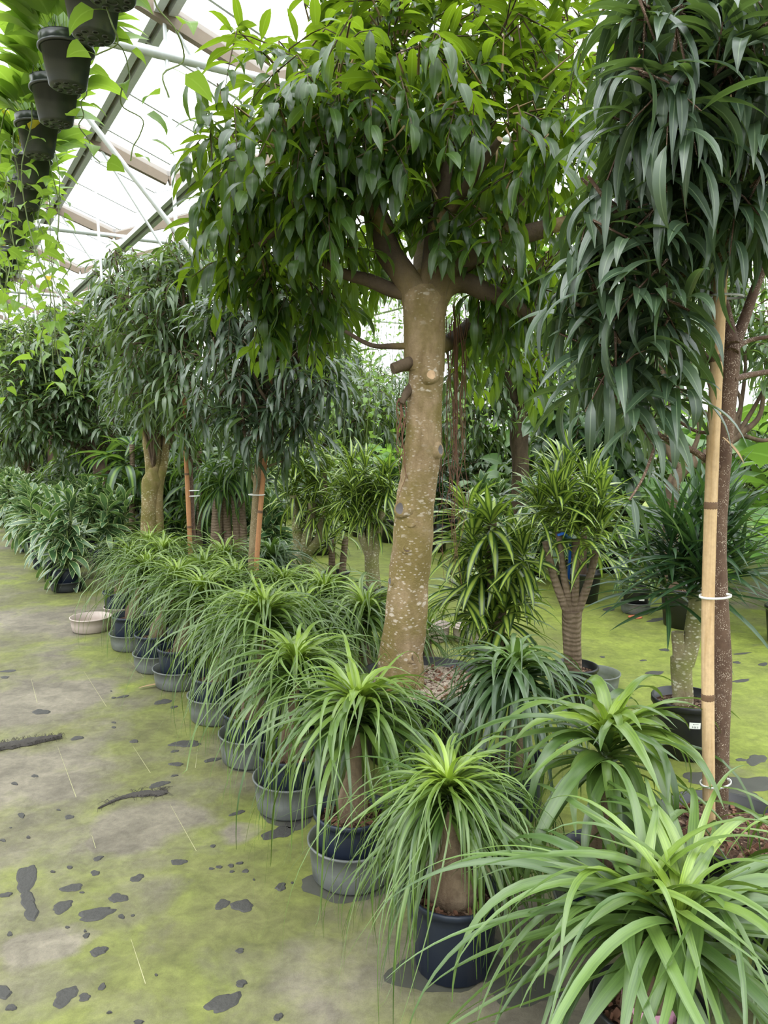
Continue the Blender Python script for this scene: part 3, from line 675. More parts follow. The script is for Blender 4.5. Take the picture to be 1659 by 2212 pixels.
# ------------------------------------------------------------------ front row of ponytail palms (nearest first)
ROW = [ # base-front pixel, pot radius, tub?, heart pixel, leaves, length, width, material, label
 (978, 2138, .117, None, (968, 1712), 460, .44, .0145, 'pony', 'ponytail palm with swollen corky trunk in a bare dark blue pot, nearest the camera'),
 (762, 1940, .150, 'tub', (775, 1545), 230, .54, .025, 'pony', 'ponytail palm in a tub, directly behind the bare dark blue pot'),
 (630, 1778, .150, 'tub', (640, 1450), 230, .54, .02, 'pony', 'ponytail palm in a tub, third pot from the front along the aisle'),
 (546, 1667, .150, 'tub', (572, 1345), 260, .62, .018, 'pony', 'ponytail palm with open brown soil showing, fourth pot from the front on the aisle'),
 (472, 1572, .155, 'clear', (520, 1345), 250, .60, .017, 'pony', 'ponytail palm in a crumpled clear tub, fifth pot from the front along the aisle'),
 (392, 1496, .160, 'tub', (440, 1290), 250, .60, .017, 'pony', 'ponytail palm in a wide grey tub beside the dry fallen leaf'),
 (340, 1458, .145, 'tub', (385, 1262), 240, .58, .016, 'pony', 'ponytail palm in a grey tub, second pot this side of the empty beige tub'),
 (287, 1410, .150, 'tub', (318, 1236), 200, .6, .016, 'pony', 'ponytail palm in a pale grey tub just right of the empty beige tub'),
 (262, 1346, .130, 'beige', (282, 1208), 190, .58, .014, 'pony', 'ponytail palm behind the empty beige tub, farthest of the aisle row'),
]
TUBLAB = ['', 'smoky grey plastic tub under the second palm from the front', 'smoky grey plastic tub under the third palm from the front', 'smoky grey plastic tub under the fourth palm from the front', 'crumpled clear plastic tub under the fifth palm from the front', 'wide grey plastic tub beside the dry fallen leaf', 'grey plastic tub, second this side of the empty beige tub', 'pale grey plastic tub just right of the empty beige tub', 'small beige tub half hidden behind the empty beige tub']
for k, (bx, by, rr, tb, hp, n, L, W, mt, lab) in enumerate(ROW):
    c = base(bx, by, rr); z = 0.0
    if tb:
        s = rr/.148*1.0
        tub(c, TUBLAB[k], 'tub_beige' if tb == 'beige' else 'tub', s, .145 if k < 5 else .12); z = .009
    hh = at(hp[0], hp[1], c[1]); hh[2] = min(max(hh[2], .48), .82)
    o = ponytail(c, hh, lab, 40+k, 'blue3', n, L, W, mt, k=12 if k < 4 else 9, bulb=.07 if k == 0 else .05, top=.024 if k == 0 else .02, chips=40 if k < 4 else 0, **(dict(hi=80, lo=-12, ip=.7, bend=(.7, 1.15), strands=34, gap=(-1.65, .6)) if k == 0 else dict(ip=1.15, hi=88, lo=-8, bend=(.65, 1.2), strands=14 if k < 5 else 0, gap=(-1.5, .45))))
    o.location.z = z
c = base(198, 1371, .15); t_ = tub(c, 'empty round beige plastic tub standing on the aisle floor', 'tub_beige', 1.0, .115, 'empty tubs'); 

# ------------------------------------------------------------------ second row and the palms to the right
def pony2(px, py, z, label, seed, n=230, L=.63, W=.017, mt='pony', pk='blue3', prof='pony', grp='ponytail palms behind the front row', **kw):
    h = atz(px, py, z); return ponytail((h[0], h[1]), h, label, seed, pk, n, L, W, mt, prof, grp, **kw)
pony2(700, 1285, .62, 'ponytail palm left of the spotted trunk, just below the small two caned dracaena', 61)
pony2(788, 1322, .60, 'ponytail palm touching the left side of the spotted main trunk', 62, W=.018)
pony2(612, 1268, .60, 'ponytail palm just right of the slim staked tree stem', 63)
pony2(585, 1203, .60, 'ponytail palm with dark leaves behind the slim staked tree stem', 64, mt='pony_dark')
pony2(486, 1208, .60, 'ponytail palm in front of the four ringed canes', 65, k=8)
pony2(440, 1236, .60, 'ponytail palm right of the red bamboo stake', 66, k=8)
pony2(352, 1196, .60, 'ponytail palm at the foot of the mossy forked trunk', 67, k=8)
pony2(322, 1176, .60, 'fine leaved ponytail palm beside the dracaena pot in the charcoal tub', 68, W=.010, k=8)
pony2(655, 1335, .6, 'ponytail palm deep between the aisle row and the slim staked tree', 74, mt='pony')
pony2(510, 1262, .6, 'ponytail palm left of the slim staked tree stem, behind the aisle row', 75)
pony2(925, 1360, .45, 'thin leaved ponytail palm half hidden behind the spotted trunk', 69, n=70, W=.010)
pony2(1112, 1462, .60, 'dark green ponytail palm to the right of the big pot with pale gravel', 70, n=220, L=.56, W=.027, mt='pony_dark')
pb_ = pony2(1312, 1620, .60, 'light green broad leaved ponytail palm in front of the brown cane pot', 172, n=90, L=.5, W=.035, mt='pony', prof='broad', k=12, chips=40, bend=(.85, 1.5), hi=88, lo=0, ip=1.3)
# the big one at lower right: three heads, pink tape round the trunk
hb = at(1385, 1985, 1.78)
big = ponytail((hb[0]+.015, hb[1]-.03), hb, 'big broad leaved ponytail palm with pink tape round its trunk, front right corner', 72, 'black3', 58, .72, .033, 'pony_broad', 'pony', 'ponytail palms behind the front row', heads=[(-.0, 0, 0), (.14, .06, .0), (.07, -.06, .03)], bulb=.06, top=.03, chips=60, bend=(.85, 1.4), k=16, hi=84, lo=-5, strands=10, gap=(-1.5, .3))
mb = MB(); q = at(1412, 2175, 1.78)-np.array([hb[0]+.015, hb[1], 0]); an = np.linspace(0, 2*PI, 28)
lathe(mb, [(.064, .212), (.066, .212), (.064, .258), (.062, .258)], 28, c=(0.0, 0, 0)); tp = mb.build('tape', M['pink'], big); tag(tp, 'pink tape')
pony2(1752, 1858, .45, 'ponytail palm cut by the right edge of the photo beside the bamboo stake', 73, n=70, W=.02, L=.56)
pb_.location.z = .009
tub(pb_.location, 'grey tub under the light green broad leaved palm, right of the bare blue pot', 'tub', 1.0, .1)

# ------------------------------------------------------------------ trees
def px_path(pts, Y, o):
    return np.array([at(p[0], p[1], (p[2] if len(p) > 2 else Y)) for p in pts])-o
def knot(root, p, d, r, mat, name='knot', flat=.5, ring=True, barkm='bark_main'):
    d = nrm(np.asarray(d, float)); s = nrm(np.cross(d, EZ)); u = np.cross(s, d); mb = MB()
    pr = [(.001, .30), (.42, .30), (.5, .34), (.72, .34), (.95, .12), (1.15, -.25), (1.25, -.55)]; an = np.linspace(0, 2*PI, 18, endpoint=False)
    k = len(pr); v = np.array([[p+(s*math.cos(a)+u*math.sin(a)*1.05)*r*q[0]*(1+.06*math.sin(3*a+q[0]*4))+d*r*q[1]*flat*2 for a in an] for q in pr])
    i = np.arange(k-1)[:, None]*18; j = np.arange(18)[None]; j2 = (j+1) % 18
    f = np.stack([i+j, i+18+j, i+18+j2, i+j2], -1).reshape(-1, 4)
    mb.add(v.reshape(-1, 3), f); me = mb.mesh(name, [M[barkm], M[mat]])
    n0 = 18*2; mi = np.zeros(len(me.polygons), np.int32); mi[:n0] = 1; me.polygons.foreach_set('material_index', mi)
    return obj(name, me, root)

# ---- the main tree
tc = atz(915, 1474, .37)
main = thing('ficus_tree', 'large fig tree with a thick pale spotted trunk in a wide black pot', 'tree', (tc[0], tc[1], 0), 'potted fig trees')
add_pot(main, 'black20', 'soil_pale', 60, 5); o = np.array([tc[0], tc[1], 0])
YM = tc[1]-.03; rng = np.random.default_rng(21)
mb = MB()
TP = [(862, 1520), (866, 1440), (872, 1380), (880, 1280), (888, 1200), (896, 1110), (908, 1010), (916, 900), (920, 800), (924, 700), (918, 650), (918, 630), (918, 618), (918, 612)]
p = smooth_path(px_path(TP, YM, o), 44)
def lumps(v, a): return 1+.045*np.cos(2*a+v*6)+.03*np.cos(5*a-v*22)+.05*np.sin(v*42)*np.cos(a+1)+.02*np.sin(v*95+a*2)
tube(mb, p, np.array([.118, .112, .104, .100, .101, .099, .094, .089, .087, .09, .104, .098, .07, .01])*.99, 26, rfun=lumps)
mb.build('trunk', M['bark_main'], main)
lb = MB()
LIMB = [([(912, 800), (905, 660), (868, 590), (838, 540), (822, 480), (800, 410), (760, 330)], .085, .03), ([(918, 760), (893, 650), (850, 628), (795, 605), (740, 590), (690, 560)], .045, .02),
        ([(918, 800), (932, 660), (968, 590), (1010, 555), (1090, 520), (1190, 490)], .085, .04), ([(920, 800), (922, 640), (935, 560), (945, 470), (965, 370), (985, 260)], .07, .022),
        ([(918, 760), (950, 640), (995, 610), (1050, 630), (1100, 650), (1150, 690)], .060, .03), ([(908, 745), (850, 748), (800, 745), (745, 715)], .018, .008),
        ([(930, 752), (970, 738, 4.1), (1018, 700, 4.35)], .045, .036), ([(800, 410), (720, 370), (640, 380), (560, 400)], .03, .012), ([(838, 520), (790, 420, 3.6), (720, 300, 3.4)], .035, .015),
        ([(1100, 515), (1130, 420), (1180, 300)], .04, .016), ([(1180, 492), (1250, 470), (1300, 420)], .035, .014), ([(940, 500), (1010, 400, 3.5), (1080, 300, 3.3)], .035, .015), ([(915, 600), (900, 500, 4.3), (860, 380, 4.7)], .045, .02),
        ([(1060, 632), (1080, 700, 4.1), (1100, 760, 4.2)], .02, .008), ([(820, 470), (740, 440), (650, 460), (560, 530)], .03, .012)]
for (pts, r0, r1) in LIMB: tube(lb, smooth_path(px_path(pts, YM, o), 18), [r0, (r0+r1)/2, r1], 12, rfun=lambda v, a: 1+.07*np.cos(2*a+v*11)+.04*np.cos(3*a-v*20))
fb = MB()
BL = [((520, 330), 3.9, .34), ((480, 440), 3.9, .26), ((560, 520), 3.9, .36), ((620, 170), 3.9, .42), ((720, 230), 3.5, .42), ((640, 330), 3.4, .36), ((720, 380), 3.7, .34), ((860, 120), 3.9, .48), ((900, 240), 3.4, .40),
      ((860, 330), 3.5, .26), ((1060, 110), 4.0, .46), ((1080, 250), 3.6, .40), ((1200, 170), 4.2, .46), ((1190, 320), 3.9, .36), ((900, 220), 4.6, .5), ((700, 480), 4.6, .34), ((620, 620), 4.1, .24),
      ((545, 640), 4.0, .18), ((1080, 400), 4.3, .34), ((1150, 560), 4.4, .3), ((1080, 700), 4.3, .26), ((1000, 790), 4.6, .16), ((1130, 800), 4.4, .18), ((740, 620), 4.5, .24), ((700, 700), 4.4, .18), ((1000, 330), 4.6, .34), ((800, -40), 4.0, .4), ((1040, -60), 4.1, .45), ((1270, 60), 4.3, .4), ((800, 560), 5.0, .26), ((1020, 480), 4.9, .28), ((680, 90), 4.3, .3), ((960, 460), 3.6, .2), ((1070, 470), 3.5, .2), ((700, 470), 3.5, .2), ((1160, 610), 3.7, .17), ((880, 440), 4.5, .3), ((760, 520), 3.7, .16), ((640, 470), 3.7, .24), ((1120, 350), 3.5, .24)]
BT = [q for q in BL if q[0][1] < 180]; BS = [q for q in BL if q[0][1] >= 180]
crown(fb, lb, [(at(*b, Y)-o, r) for b, Y, r in BT], rng, nt=32, nl=9, L=.18, W=.048, prof='oval', droop=1.1, tl=.26, zb=.05, lift=.3, hang=.2)
crown(fb, lb, [(at(*b, Y)-o, r) for b, Y, r in BS], rng, nt=38, nl=9, L=.185, W=.05, prof='oval', droop=1.1, tl=.26, zb=-.3, lift=-.25, hang=.3)
# drooping twigs under the crown
crown(fb, lb, [(at(*b, Y)-o, r) for b, Y, r in [((600, 650), 4.0, .2), ((1060, 660), 4.0, .24), ((1120, 640), 3.9, .2), ((690, 660), 4.0, .16), ((470, 380), 3.8, .2), ((1000, 560), 3.8, .14)]], rng, nt=60, nl=9, L=.19, W=.045, prof='oval', droop=1.1, tl=.3, zb=-.9, lift=-.4, hang=.3)
lb.build('branches', M['bark_limb'], main); fb.build('foliage', M['ficus_main'], main)
camd = lambda P: nrm(np.array([-P[0]-o[0], -P[1]-o[1], .1]))
def onm(px, py, r, side=0.0):      # a point on the trunk's near surface, side = -1..1 across it
    P = at(px, py, YM)-o; d = camd(P); s = np.array([-d[1], d[0], 0]); return P, d, s
for (px, py, r, sd, mt, nm) in [(868, 1098, .052, .75, 'cutgrey', 'knot'), (930, 815, .04, -.25, 'cut', 'knot'), (947, 962, .042, -.95, 'cutgrey', 'knot'), (888, 1132, .03, 0, 'bark_main', 'knot'), (880, 1188, .032, .1, 'bark_brown', 'knot'), (845, 1255, .03, .95, 'cutgrey', 'knot'), (896, 1240, .018, -.4, 'bark_brown', 'knot'), (910, 985, .02, -.1, 'bark_brown', 'knot'), (915, 930, .016, 0, 'bark_main', 'knot'), (893, 1412, .04, -.7, 'bark_brown', 'knot')]:
    # find the trunk axis at this height
    P = at(px, py, YM)-o; j = np.argmin(abs(p[:, 2]-P[2])); ax = p[j]; d = camd(P); s = np.array([-d[1], d[0], 0.])
    rad = .092; dx = np.dot(P-ax, s); dx = np.clip(dx, -rad*.92, rad*.92); n_ = nrm(s*dx+d*math.sqrt(max(rad*rad-dx*dx, .0004)))
    tag(knot(main, ax+n_*rad*.98, n_+np.array([0, 0, .08]), r, mt, nm), 'grey healed branch scar' if mt == 'cutgrey' else ('pale freshly cut branch stub' if mt == 'cut' else None))
mb = MB(); tube(mb, smooth_path(px_path([(900, 775), (878, 786, YM-.06), (848, 797, YM-.09)], YM, o), 8), [.03, .028, .029, .026], 12); tag(mb.build('branch_stub', M['bark_brown'], main), 'sawn off brown branch stub')
mb = MB(); tube(mb, smooth_path(px_path([(895, 830), (878, 850, YM-.06), (868, 872, YM-.08)], YM, o), 8), [.028, .02, .012], 10); mb.build('branch_stub', M['bark_brown'], main)
mb = MB()
for k in range(34):
    x = rng.normal(986, 14) if k < 25 else rng.normal(868, 6); y0 = rng.uniform(650, 740) if k < 25 else 860; y1 = rng.uniform(900, 1290)**1.0 if k < 25 else rng.uniform(950, 1130)
    Y = 4.05+rng.normal(0, .05) if k < 25 else YM-.07
    pts = [(x+rng.normal(0, 3)+(0 if y < 1000 else rng.normal(0, 9)), y, Y) for y in np.linspace(y0, y1, 9)]
    tube(mb, smooth_path(px_path(pts, Y, o), 22), [.0028, .002, .001], 5, cap=False)
tag(mb.build('aerial_roots', M['root'], main), 'hanging red brown aerial roots', kind='stuff')

# ---- a bamboo stake with joints and ties
def stake(root, pts, Y, o, r, mat, joints, ties, trunk_r=.03, off=(0.04, 0)):
    P = smooth_path(px_path(pts, Y, o), 30)
    mb = MB(); tube(mb, P, r, 14); s = mb.build('bamboo_stake', M[mat], root)
    for py in joints:
        q = P[np.argmin([abs((CY-F*np.dot(x+o-np.array([0, 0, EYE]), [0, sp, cp])/np.dot(x+o-np.array([0, 0, EYE]), [0, cp, -sp]))-py) for x in P])]
        mb = MB(); lathe(mb, [(r*.98, -.012), (r*1.1, -.005), (r*1.02, 0), (r*1.12, .005), (r*.98, .012)], 16, c=q); mb.build('joint', M['bamboo_node'], s)
    for py in ties:
        q = P[np.argmin([abs((CY-F*np.dot(x+o-np.array([0, 0, EYE]), [0, sp, cp])/np.dot(x+o-np.array([0, 0, EYE]), [0, cp, -sp]))-py) for x in P])]
        mb = MB(); lathe(mb, [(1., -.0035), (1.07, -.0035), (1.07, .0035), (1., .0035), (1., -.0035)], 28, c=(q[0]+off[0], q[1]+off[1], q[2]), sx=r+trunk_r+.006, sy=max(r, trunk_r)*1.03+abs(off[1])*.3, rot=math.atan2(off[1], off[0])); mb.build('cable_tie', M['tie'], s)
    return s

# ---- the staked tree at the right
Y2 = 2.45; tc = at(1575, 1800, Y2)
t2 = thing('ficus_tree', 'tall fig tree tied to a thick bamboo stake with white cable ties at the right', 'tree', (tc[0], tc[1], 0), 'potted fig trees')
add_pot(t2, 'black10', 'soil', 90, 9); o = np.array([tc[0], tc[1], 0]); rng = np.random.default_rng(22)
mb = MB(); p = smooth_path(px_path([(1549, 1830), (1553, 1700), (1558, 1560), (1560, 1450), (1556, 1330), (1551, 1180), (1556, 1050), (1566, 930), (1578, 800), (1580, 730)], Y2+.02, o), 40)
tube(mb, p, [.031, .03, .0285, .03, .028, .0265, .0265, .0275, .0275, .024], 16, rfun=lambda v, a: 1+.03*np.cos(2*a+v*20)+.02*np.sin(v*90))
for (pts, r0, r1) in [([(1582, 745), (1562, 660, 2.52), (1540, 560, 2.52), (1532, 400, 2.5), (1530, 200, 2.5), (1538, -60, 2.5)], .022, .014), ([(1582, 760), (1608, 690, 2.5), (1640, 600, 2.55), (1690, 480, 2.6)], .02, .012), ([(1584, 820), (1620, 810, 2.5), (1680, 800, 2.55)], .011, .008), ([(1580, 760), (1620, 735, 2.5), (1690, 725, 2.5)], .009, .006),
                      ([(1540, 780), (1500, 762, 2.48), (1482, 720, 2.45)], .011, .007), ([(1550, 1010), (1500, 975, 2.4), (1450, 955, 2.3), (1390, 915, 2.3)], .012, .006), ([(1556, 935), (1500, 930, 2.5), (1440, 890, 2.5)], .007, .004), ([(1420, 950, 2.3), (1390, 1030, 2.25), (1360, 1080, 2.2)], .005, .003), ([(1540, 640), (1500, 610, 2.5), (1440, 560, 2.4), (1340, 470, 2.3), (1270, 380, 2.3)], .011, .005), ([(1530, 420), (1450, 380, 2.3), (1360, 300, 2.2)], .010, .005), ([(1530, 250), (1440, 180, 2.3), (1360, 80, 2.2)], .01, .005)]:
    tube(mb, smooth_path(px_path(pts, Y2, o), 16), [r0, (r0+r1)/2, r1], 9)
fb = MB()
BL = [((1430, 40), 2.2, .13), ((1450, 170), 2.1, .13), ((1400, 280), 2.25, .13), ((1590, 110), 2.15, .16), ((1600, 250), 2.2, .15), ((1480, 330), 2.4, .15), ((1310, 440), 2.35, .11), ((1330, 540), 2.3, .12), ((1420, 440), 2.3, .13), ((1280, 570), 2.4, .10), ((1390, 620), 2.3, .12), ((1280, 690), 2.4, .10), ((1440, 690), 2.3, .10),
      ((1350, 770), 2.35, .10), ((1290, 800), 2.5, .08), ((1440, 820), 2.35, .07), ((1380, 880), 2.3, .06), ((1600, 430), 2.25, .12), ((1640, 480), 2.3, .11), ((1490, 520), 2.6, .10), ((1500, -20), 2.3, .2), ((1650, 0), 2.4, .2), ((1640, 360), 2.5, .17), ((1450, 380), 2.75, .17), ((1560, 40), 2.7, .2), ((1400, 160), 2.7, .14), ((1500, 250), 2.75, .17), ((1400, 540), 2.75, .14), ((1350, 680), 2.75, .12)]
crown(fb, mb, [(at(*b, Y)-o, r) for b, Y, r in BL], rng, nt=120, nl=8, L=.27, W=.037, prof='alii', droop=1.55, tl=.2, zb=-.2, lift=.1, hang=.4, k=10, shell=.2, fold=.3)
b_ = at(1366, 1075, 2.2)-o
straps(fb, np.repeat([b_], 5, 0), [2.6, 3.0, .0, .4, 5.0], [-.6, -1.0, -.1, -.9, -1.2], [.7, .4, 1.2, .5, .2], [.17, .18, .22, .16, .12], .026, 'alii', k=9, p=.9, fold=.25)
mb.build('trunk', M['bark_speck'], t2); fb.build('foliage', M['ficus_long'], t2)
stake(t2, [(1532, 1800), (1530, 1600), (1529, 1340), (1535, 1100), (1545, 850), (1553, 680), (1560, 500), (1566, 250), (1572, -60)], Y2-.045, o, .0195, 'bamboo', [760, 1117, 1480, 430, 100], [1322, 1705, 627, 645], .03, (.028, .012))
mb = MB(); b_ = at(1560, 945, 2.4)-o; straps(mb, [b_], [-.9], [-.7], [.3], [.11], [.02], 'drac', k=8, fold=.5); tag(mb.build('dead_leaf', M['deadleaf'], t2), 'curled dry brown leaf')

# ---- other trees: one builder
def fig(px, py, Y, label, trunk, rad, bark, limbs, blobs, seed, leaf='ficus_far', L=.2, W=.034, prof='alii', nt=34, nl=8, k=5, stk=None, pk='black10', grp='potted fig trees', droop=1.15, zb=-.35, lift=-.1, hang=.4, tl=.28):
    tc = at(px, py, Y); t = thing('ficus_tree', label, 'tree', (tc[0], tc[1], 0), grp); o = np.array([tc[0], tc[1], 0]); rng = np.random.default_rng(seed)
    add_pot(t, pk, 'soil', 0, seed); h = POT[pk][2]
    tp = px_path(trunk, Y, o); tp[0, 2] = h-.06
    mb = MB(); tube(mb, smooth_path(tp, 26), rad, 14, rfun=lambda v, a: 1+.05*np.cos(2*a+v*9)+.04*np.cos(3*a-v*15)); 
    for (pts, r0, r1) in limbs: tube(mb, smooth_path(px_path(pts, Y, o), 12), [r0, r1], 9, rfun=lambda v, a: 1+.05*np.cos(2*a+v*9))
    mb.build('trunk', M[bark], t); fb = MB(); tb = MB()
    top = tp[-1]
    for (b, dY, r) in blobs: limb(tb, top, at(*b, Y+dY)-o, .022, .008, rng, .08, 6, 7)
    crown(fb, tb, [(at(*b, Y+dY)-o, r) for b, dY, r in blobs], rng, nt=nt, nl=nl, L=L, W=W, prof=prof, droop=droop, tl=tl, zb=zb, lift=lift, hang=hang, k=k)
    tb.build('branches', M['bark_brown'], t); fb.build('foliage', M[leaf], t)
    if stk: stake(t, stk[0], Y+stk[4], o, stk[1], stk[2], stk[3][0], stk[3][1], stk[5], stk[6])
    return t
fig(545, 1262, 5.8, 'slim staked fig tree with a speckled olive stem left of the main tree', [(544, 1285), (549, 1200), (556, 1080), (563, 980), (572, 880), (578, 800), (580, 700)], [.044, .043, .041, .038, .034, .03, .02], 'bark_speck_olive',
    [([(552, 1050), (540, 1010), (533, 965)], .012, .006), ([(568, 960), (560, 900), (545, 850)], .018, .01), ([(570, 1010), (600, 1000), (630, 985)], .012, .005), ([(572, 900), (585, 850), (590, 760)], .02, .01)],
    [((560, 700), 0, .42), ((480, 780), -.1, .36), ((650, 800), 0, .4), ((520, 640), .1, .34), ((620, 700), .1, .36), ((560, 880), -.2, .24), ((490, 900), 0, .2), ((650, 920), -.1, .22), ((560, 780), .3, .4), ((690, 720), .2, .3), ((610, 990), -.1, .12), ((470, 690), .1, .26), ((470, 860), -.1, .22), ((600, 900), -.2, .22), ((690, 840), 0, .26), ((530, 950), -.2, .14), ((660, 640), .1, .3)], 31, 'ficus_long', .25, .034, nt=42, k=6,
    stk=([(551, 1290), (556, 1190), (566, 1060), (577, 940), (588, 780)], .019, 'bamboo_red', ([1100, 950], [1073]), -.05, .04, (-.04, .02)))
t4 = fig(412, 1215, 7.3, 'fig tree with a thin stem behind a straight red bamboo stake', [(420, 1240), (417, 1150), (412, 1050), (408, 960), (400, 880), (392, 780)], [.03, .028, .026, .024, .02], 'bark_speck', [],
    [((380, 650), 0, .5), ((330, 740), 0, .42), ((430, 740), 0, .44), ((410, 840), -.1, .38), ((350, 840), .1, .36), ((390, 560), 0, .34), ((440, 640), .2, .4), ((300, 650), .2, .36), ((450, 900), 0, .3), ((410, 930), -.2, .18), ((290, 560), .1, .22)], 32, 'ficus_far', .26, .04, nt=40,
    stk=([(413, 1235), (408, 1120), (404, 1030), (401, 940), (398, 800)], .022, 'bamboo_red', ([1140, 1025], [1055, 1073]), -.07, .025, (.05, .02)))
fig(325, 1165, 8.3, 'fig tree with a stout mossy yellow forked trunk', [(322, 1190), (324, 1130), (328, 1050), (332, 1010)], [.105, .1, .1, .105, .06], 'bark_yellow',
    [([(326, 1040), (322, 990), (314, 930), (312, 880)], .055, .04), ([(334, 1030), (341, 980), (340, 920)], .05, .03), ([(342, 1150), (343, 1060), (354, 1000), (362, 930)], .06, .035)],
    [((270, 640), 0, .5), ((330, 600), .2, .4), ((250, 740), 0, .45), ((320, 800), -.3, .42), ((280, 850), -.2, .36), ((360, 700), .1, .5), ((230, 640), .2, .3), ((330, 880), -.3, .24), ((380, 860), 0, .36), ((250, 560), 0, .25), ((420, 560), .3, .4), ((460, 570), .4, .4)], 33, 'ficus_far', .26, .036, nt=36)
fig(228, 1100, 10.5, 'fig tree with a dark leaning trunk and a low round crown', [(233, 1130), (230, 1060), (222, 1020), (205, 985)], [.12, .11, .12, .07], 'bark_brown', [([(212, 995), (170, 965), (110, 955)], .05, .03), ([(222, 1010), (235, 960), (245, 900)], .06, .03), ([(205, 990), (190, 940), (180, 860)], .05, .03)],
    [((110, 770), 0, .7), ((50, 800), -.3, .6), ((180, 790), 0, .6), ((60, 870), -.4, .5), ((140, 860), -.3, .5), ((210, 860), -.2, .45), ((30, 740), .2, .5), ((140, 710), .3, .5), ((200, 720), .2, .5), ((100, 920), -.4, .3), ((230, 930), -.3, .28), ((170, 930), -.2, .25)], 34, 'ficus_far', .26, .048, prof='oval', nt=40, zb=-.1, lift=.15)
fig(42, 1045, 14, 'fig tree with a yellow mossy trunk at the far left', [(48, 1070), (44, 1020), (40, 990)], [.11, .1, .1], 'bark_yellow', [([(42, 1020), (36, 985), (34, 950)], .08, .05), ([(46, 1020), (60, 980), (62, 940)], .08, .05)],
    [((20, 850), 0, .9), ((60, 900), 0, .7), ((-20, 920), -.4, .6), ((20, 950), -.4, .5), ((90, 930), .4, .6)], 35, 'ficus_far', .3, .05, nt=26)
# background figs
bgA = fig(690, 1150, 10.0, 'fig tree with narrow hanging leaves behind the striped dracaenas', [(700, 1190), (700, 1080), (695, 960)], [.06, .055, .04], 'bark_brown', [], [((700, 880), 0, .6), ((640, 820), 0, .6), ((760, 860), 0, .6), ((690, 780), .4, .6), ((800, 900), .2, .5), ((740, 940), -.2, .4), ((620, 920), .2, .4)], 36, 'ficus_far', .28, .036, nt=32, grp='background fig trees')
bgB = fig(1122, 1080, 9.5, 'fig tree with a dark fluted trunk right of the aerial roots', [(1125, 1140), (1124, 1020), (1122, 940), (1128, 870)], [.12, .11, .11, .12], 'bark_brown', [([(1126, 900), (1150, 860), (1170, 800)], .07, .04), ([(1124, 900), (1108, 850), (1090, 790)], .07, .04)], [((1090, 740), 0, .75), ((1010, 840), -.2, .55), ((1180, 760), 0, .7), ((1050, 900), -.3, .35), ((1130, 650), .2, .7), ((960, 900), 0, .4), ((1010, 700), .2, .6)], 37, 'ficus_far', .24, .05, prof='oval', nt=32, grp='background fig trees')
bgC = fig(1500, 1075, 6.3, 'bare branched fig tree with twisting limbs behind the bamboo stake', [(1455, 1150), (1450, 1080), (1470, 1020), (1540, 975), (1590, 945)], [.06, .058, .055, .045, .035], 'bark_brown',
    [([(1470, 1020), (1440, 960), (1450, 880), (1430, 800)], .03, .015), ([(1540, 975), (1590, 930), (1580, 860), (1600, 780)], .03, .012), ([(1590, 945), (1640, 900), (1650, 830)], .03, .012), ([(1600, 940), (1660, 950), (1700, 900)], .02, .01), ([(1520, 985), (1600, 880), (1560, 800)], .022, .01), ([(1480, 1010), (1510, 930), (1490, 850)], .025, .01)],
    [((1480, 700), .3, .5), ((1600, 680), .2, .5), ((1540, 600), .4, .5), ((1680, 760), 0, .4), ((1400, 760), .4, .4)], 38, 'ficus_far', .22, .045, prof='oval', nt=30, grp='background fig trees')
# ------------------------------------------------------------------ dracaenas
def dracaena(px, py, Y, label, pk, canes, heads, seed, leaf='drac_var', bark='bark_cane', n=34, L=.3, W=.03, prof='drac', name='dracaena', cat='potted plant', grp='cane dracaenas across the middle', soil='soil', spread=(80, -35), droop=(.3, 1.3), stem=.16, k=7, fold=.3):
    tc = at(px, py, Y); t = thing(name, label, cat, (tc[0], tc[1], 0), grp); o = np.array([tc[0], tc[1], 0]); rng = np.random.default_rng(seed)
    add_pot(t, pk, soil, 0, seed); h = POT[pk][2]
    for ci, (pts, r0, r1) in enumerate(canes):
        q = px_path(pts, Y, o)
        if q[0, 2] < h: q[0, 2] = h-.05
        mb = MB(); tube(mb, smooth_path(q, 14), [r0, (r0+r1)/2, r1], 14, rfun=lambda v, a: 1+.05*np.cos(3*a+v*6)+.03*np.cos(5*a))
        mb.build('trunk' if ci == 0 and len(canes) > 1 else 'cane', M[bark], t)
    fb = MB()
    for hd in heads:
        dY = hd[2] if len(hd) > 2 else rng.normal(0, .09)
        rosette(fb, at(hd[0], hd[1], Y+dY)-o, rng, n, L, W, prof, spread, droop, stem, k, fold=fold)
    fb.build('foliage', M[leaf], t); return t
dracaena(648, 1240, 7.1, 'striped dracaena with a thick stump splitting into three canes', 'black5', [([(648, 1262), (649, 1230), (651, 1185)], .095, .095), ([(646, 1190), (640, 1130), (633, 1070)], .05, .035), ([(654, 1190), (668, 1140), (674, 1085)], .055, .04), ([(662, 1195), (688, 1165), (694, 1120)], .05, .032)],
    [(634, 1030), (668, 1040), (622, 1060), (655, 985), (700, 1085), (708, 1010), (690, 960), (640, 960), (725, 1060), (676, 1090)], 81, n=40, L=.34, W=.034, bark='bark_mossy')
dracaena(725, 1262, 7.4, 'small two caned dracaena in a black pot between two larger striped ones', 'black3', [([(716, 1240), (717, 1205), (715, 1165)], .034, .03), ([(738, 1240), (742, 1205), (746, 1160)], .034, .03)], [(720, 1135), (745, 1125), (705, 1150)], 82, n=26, L=.28, W=.035)
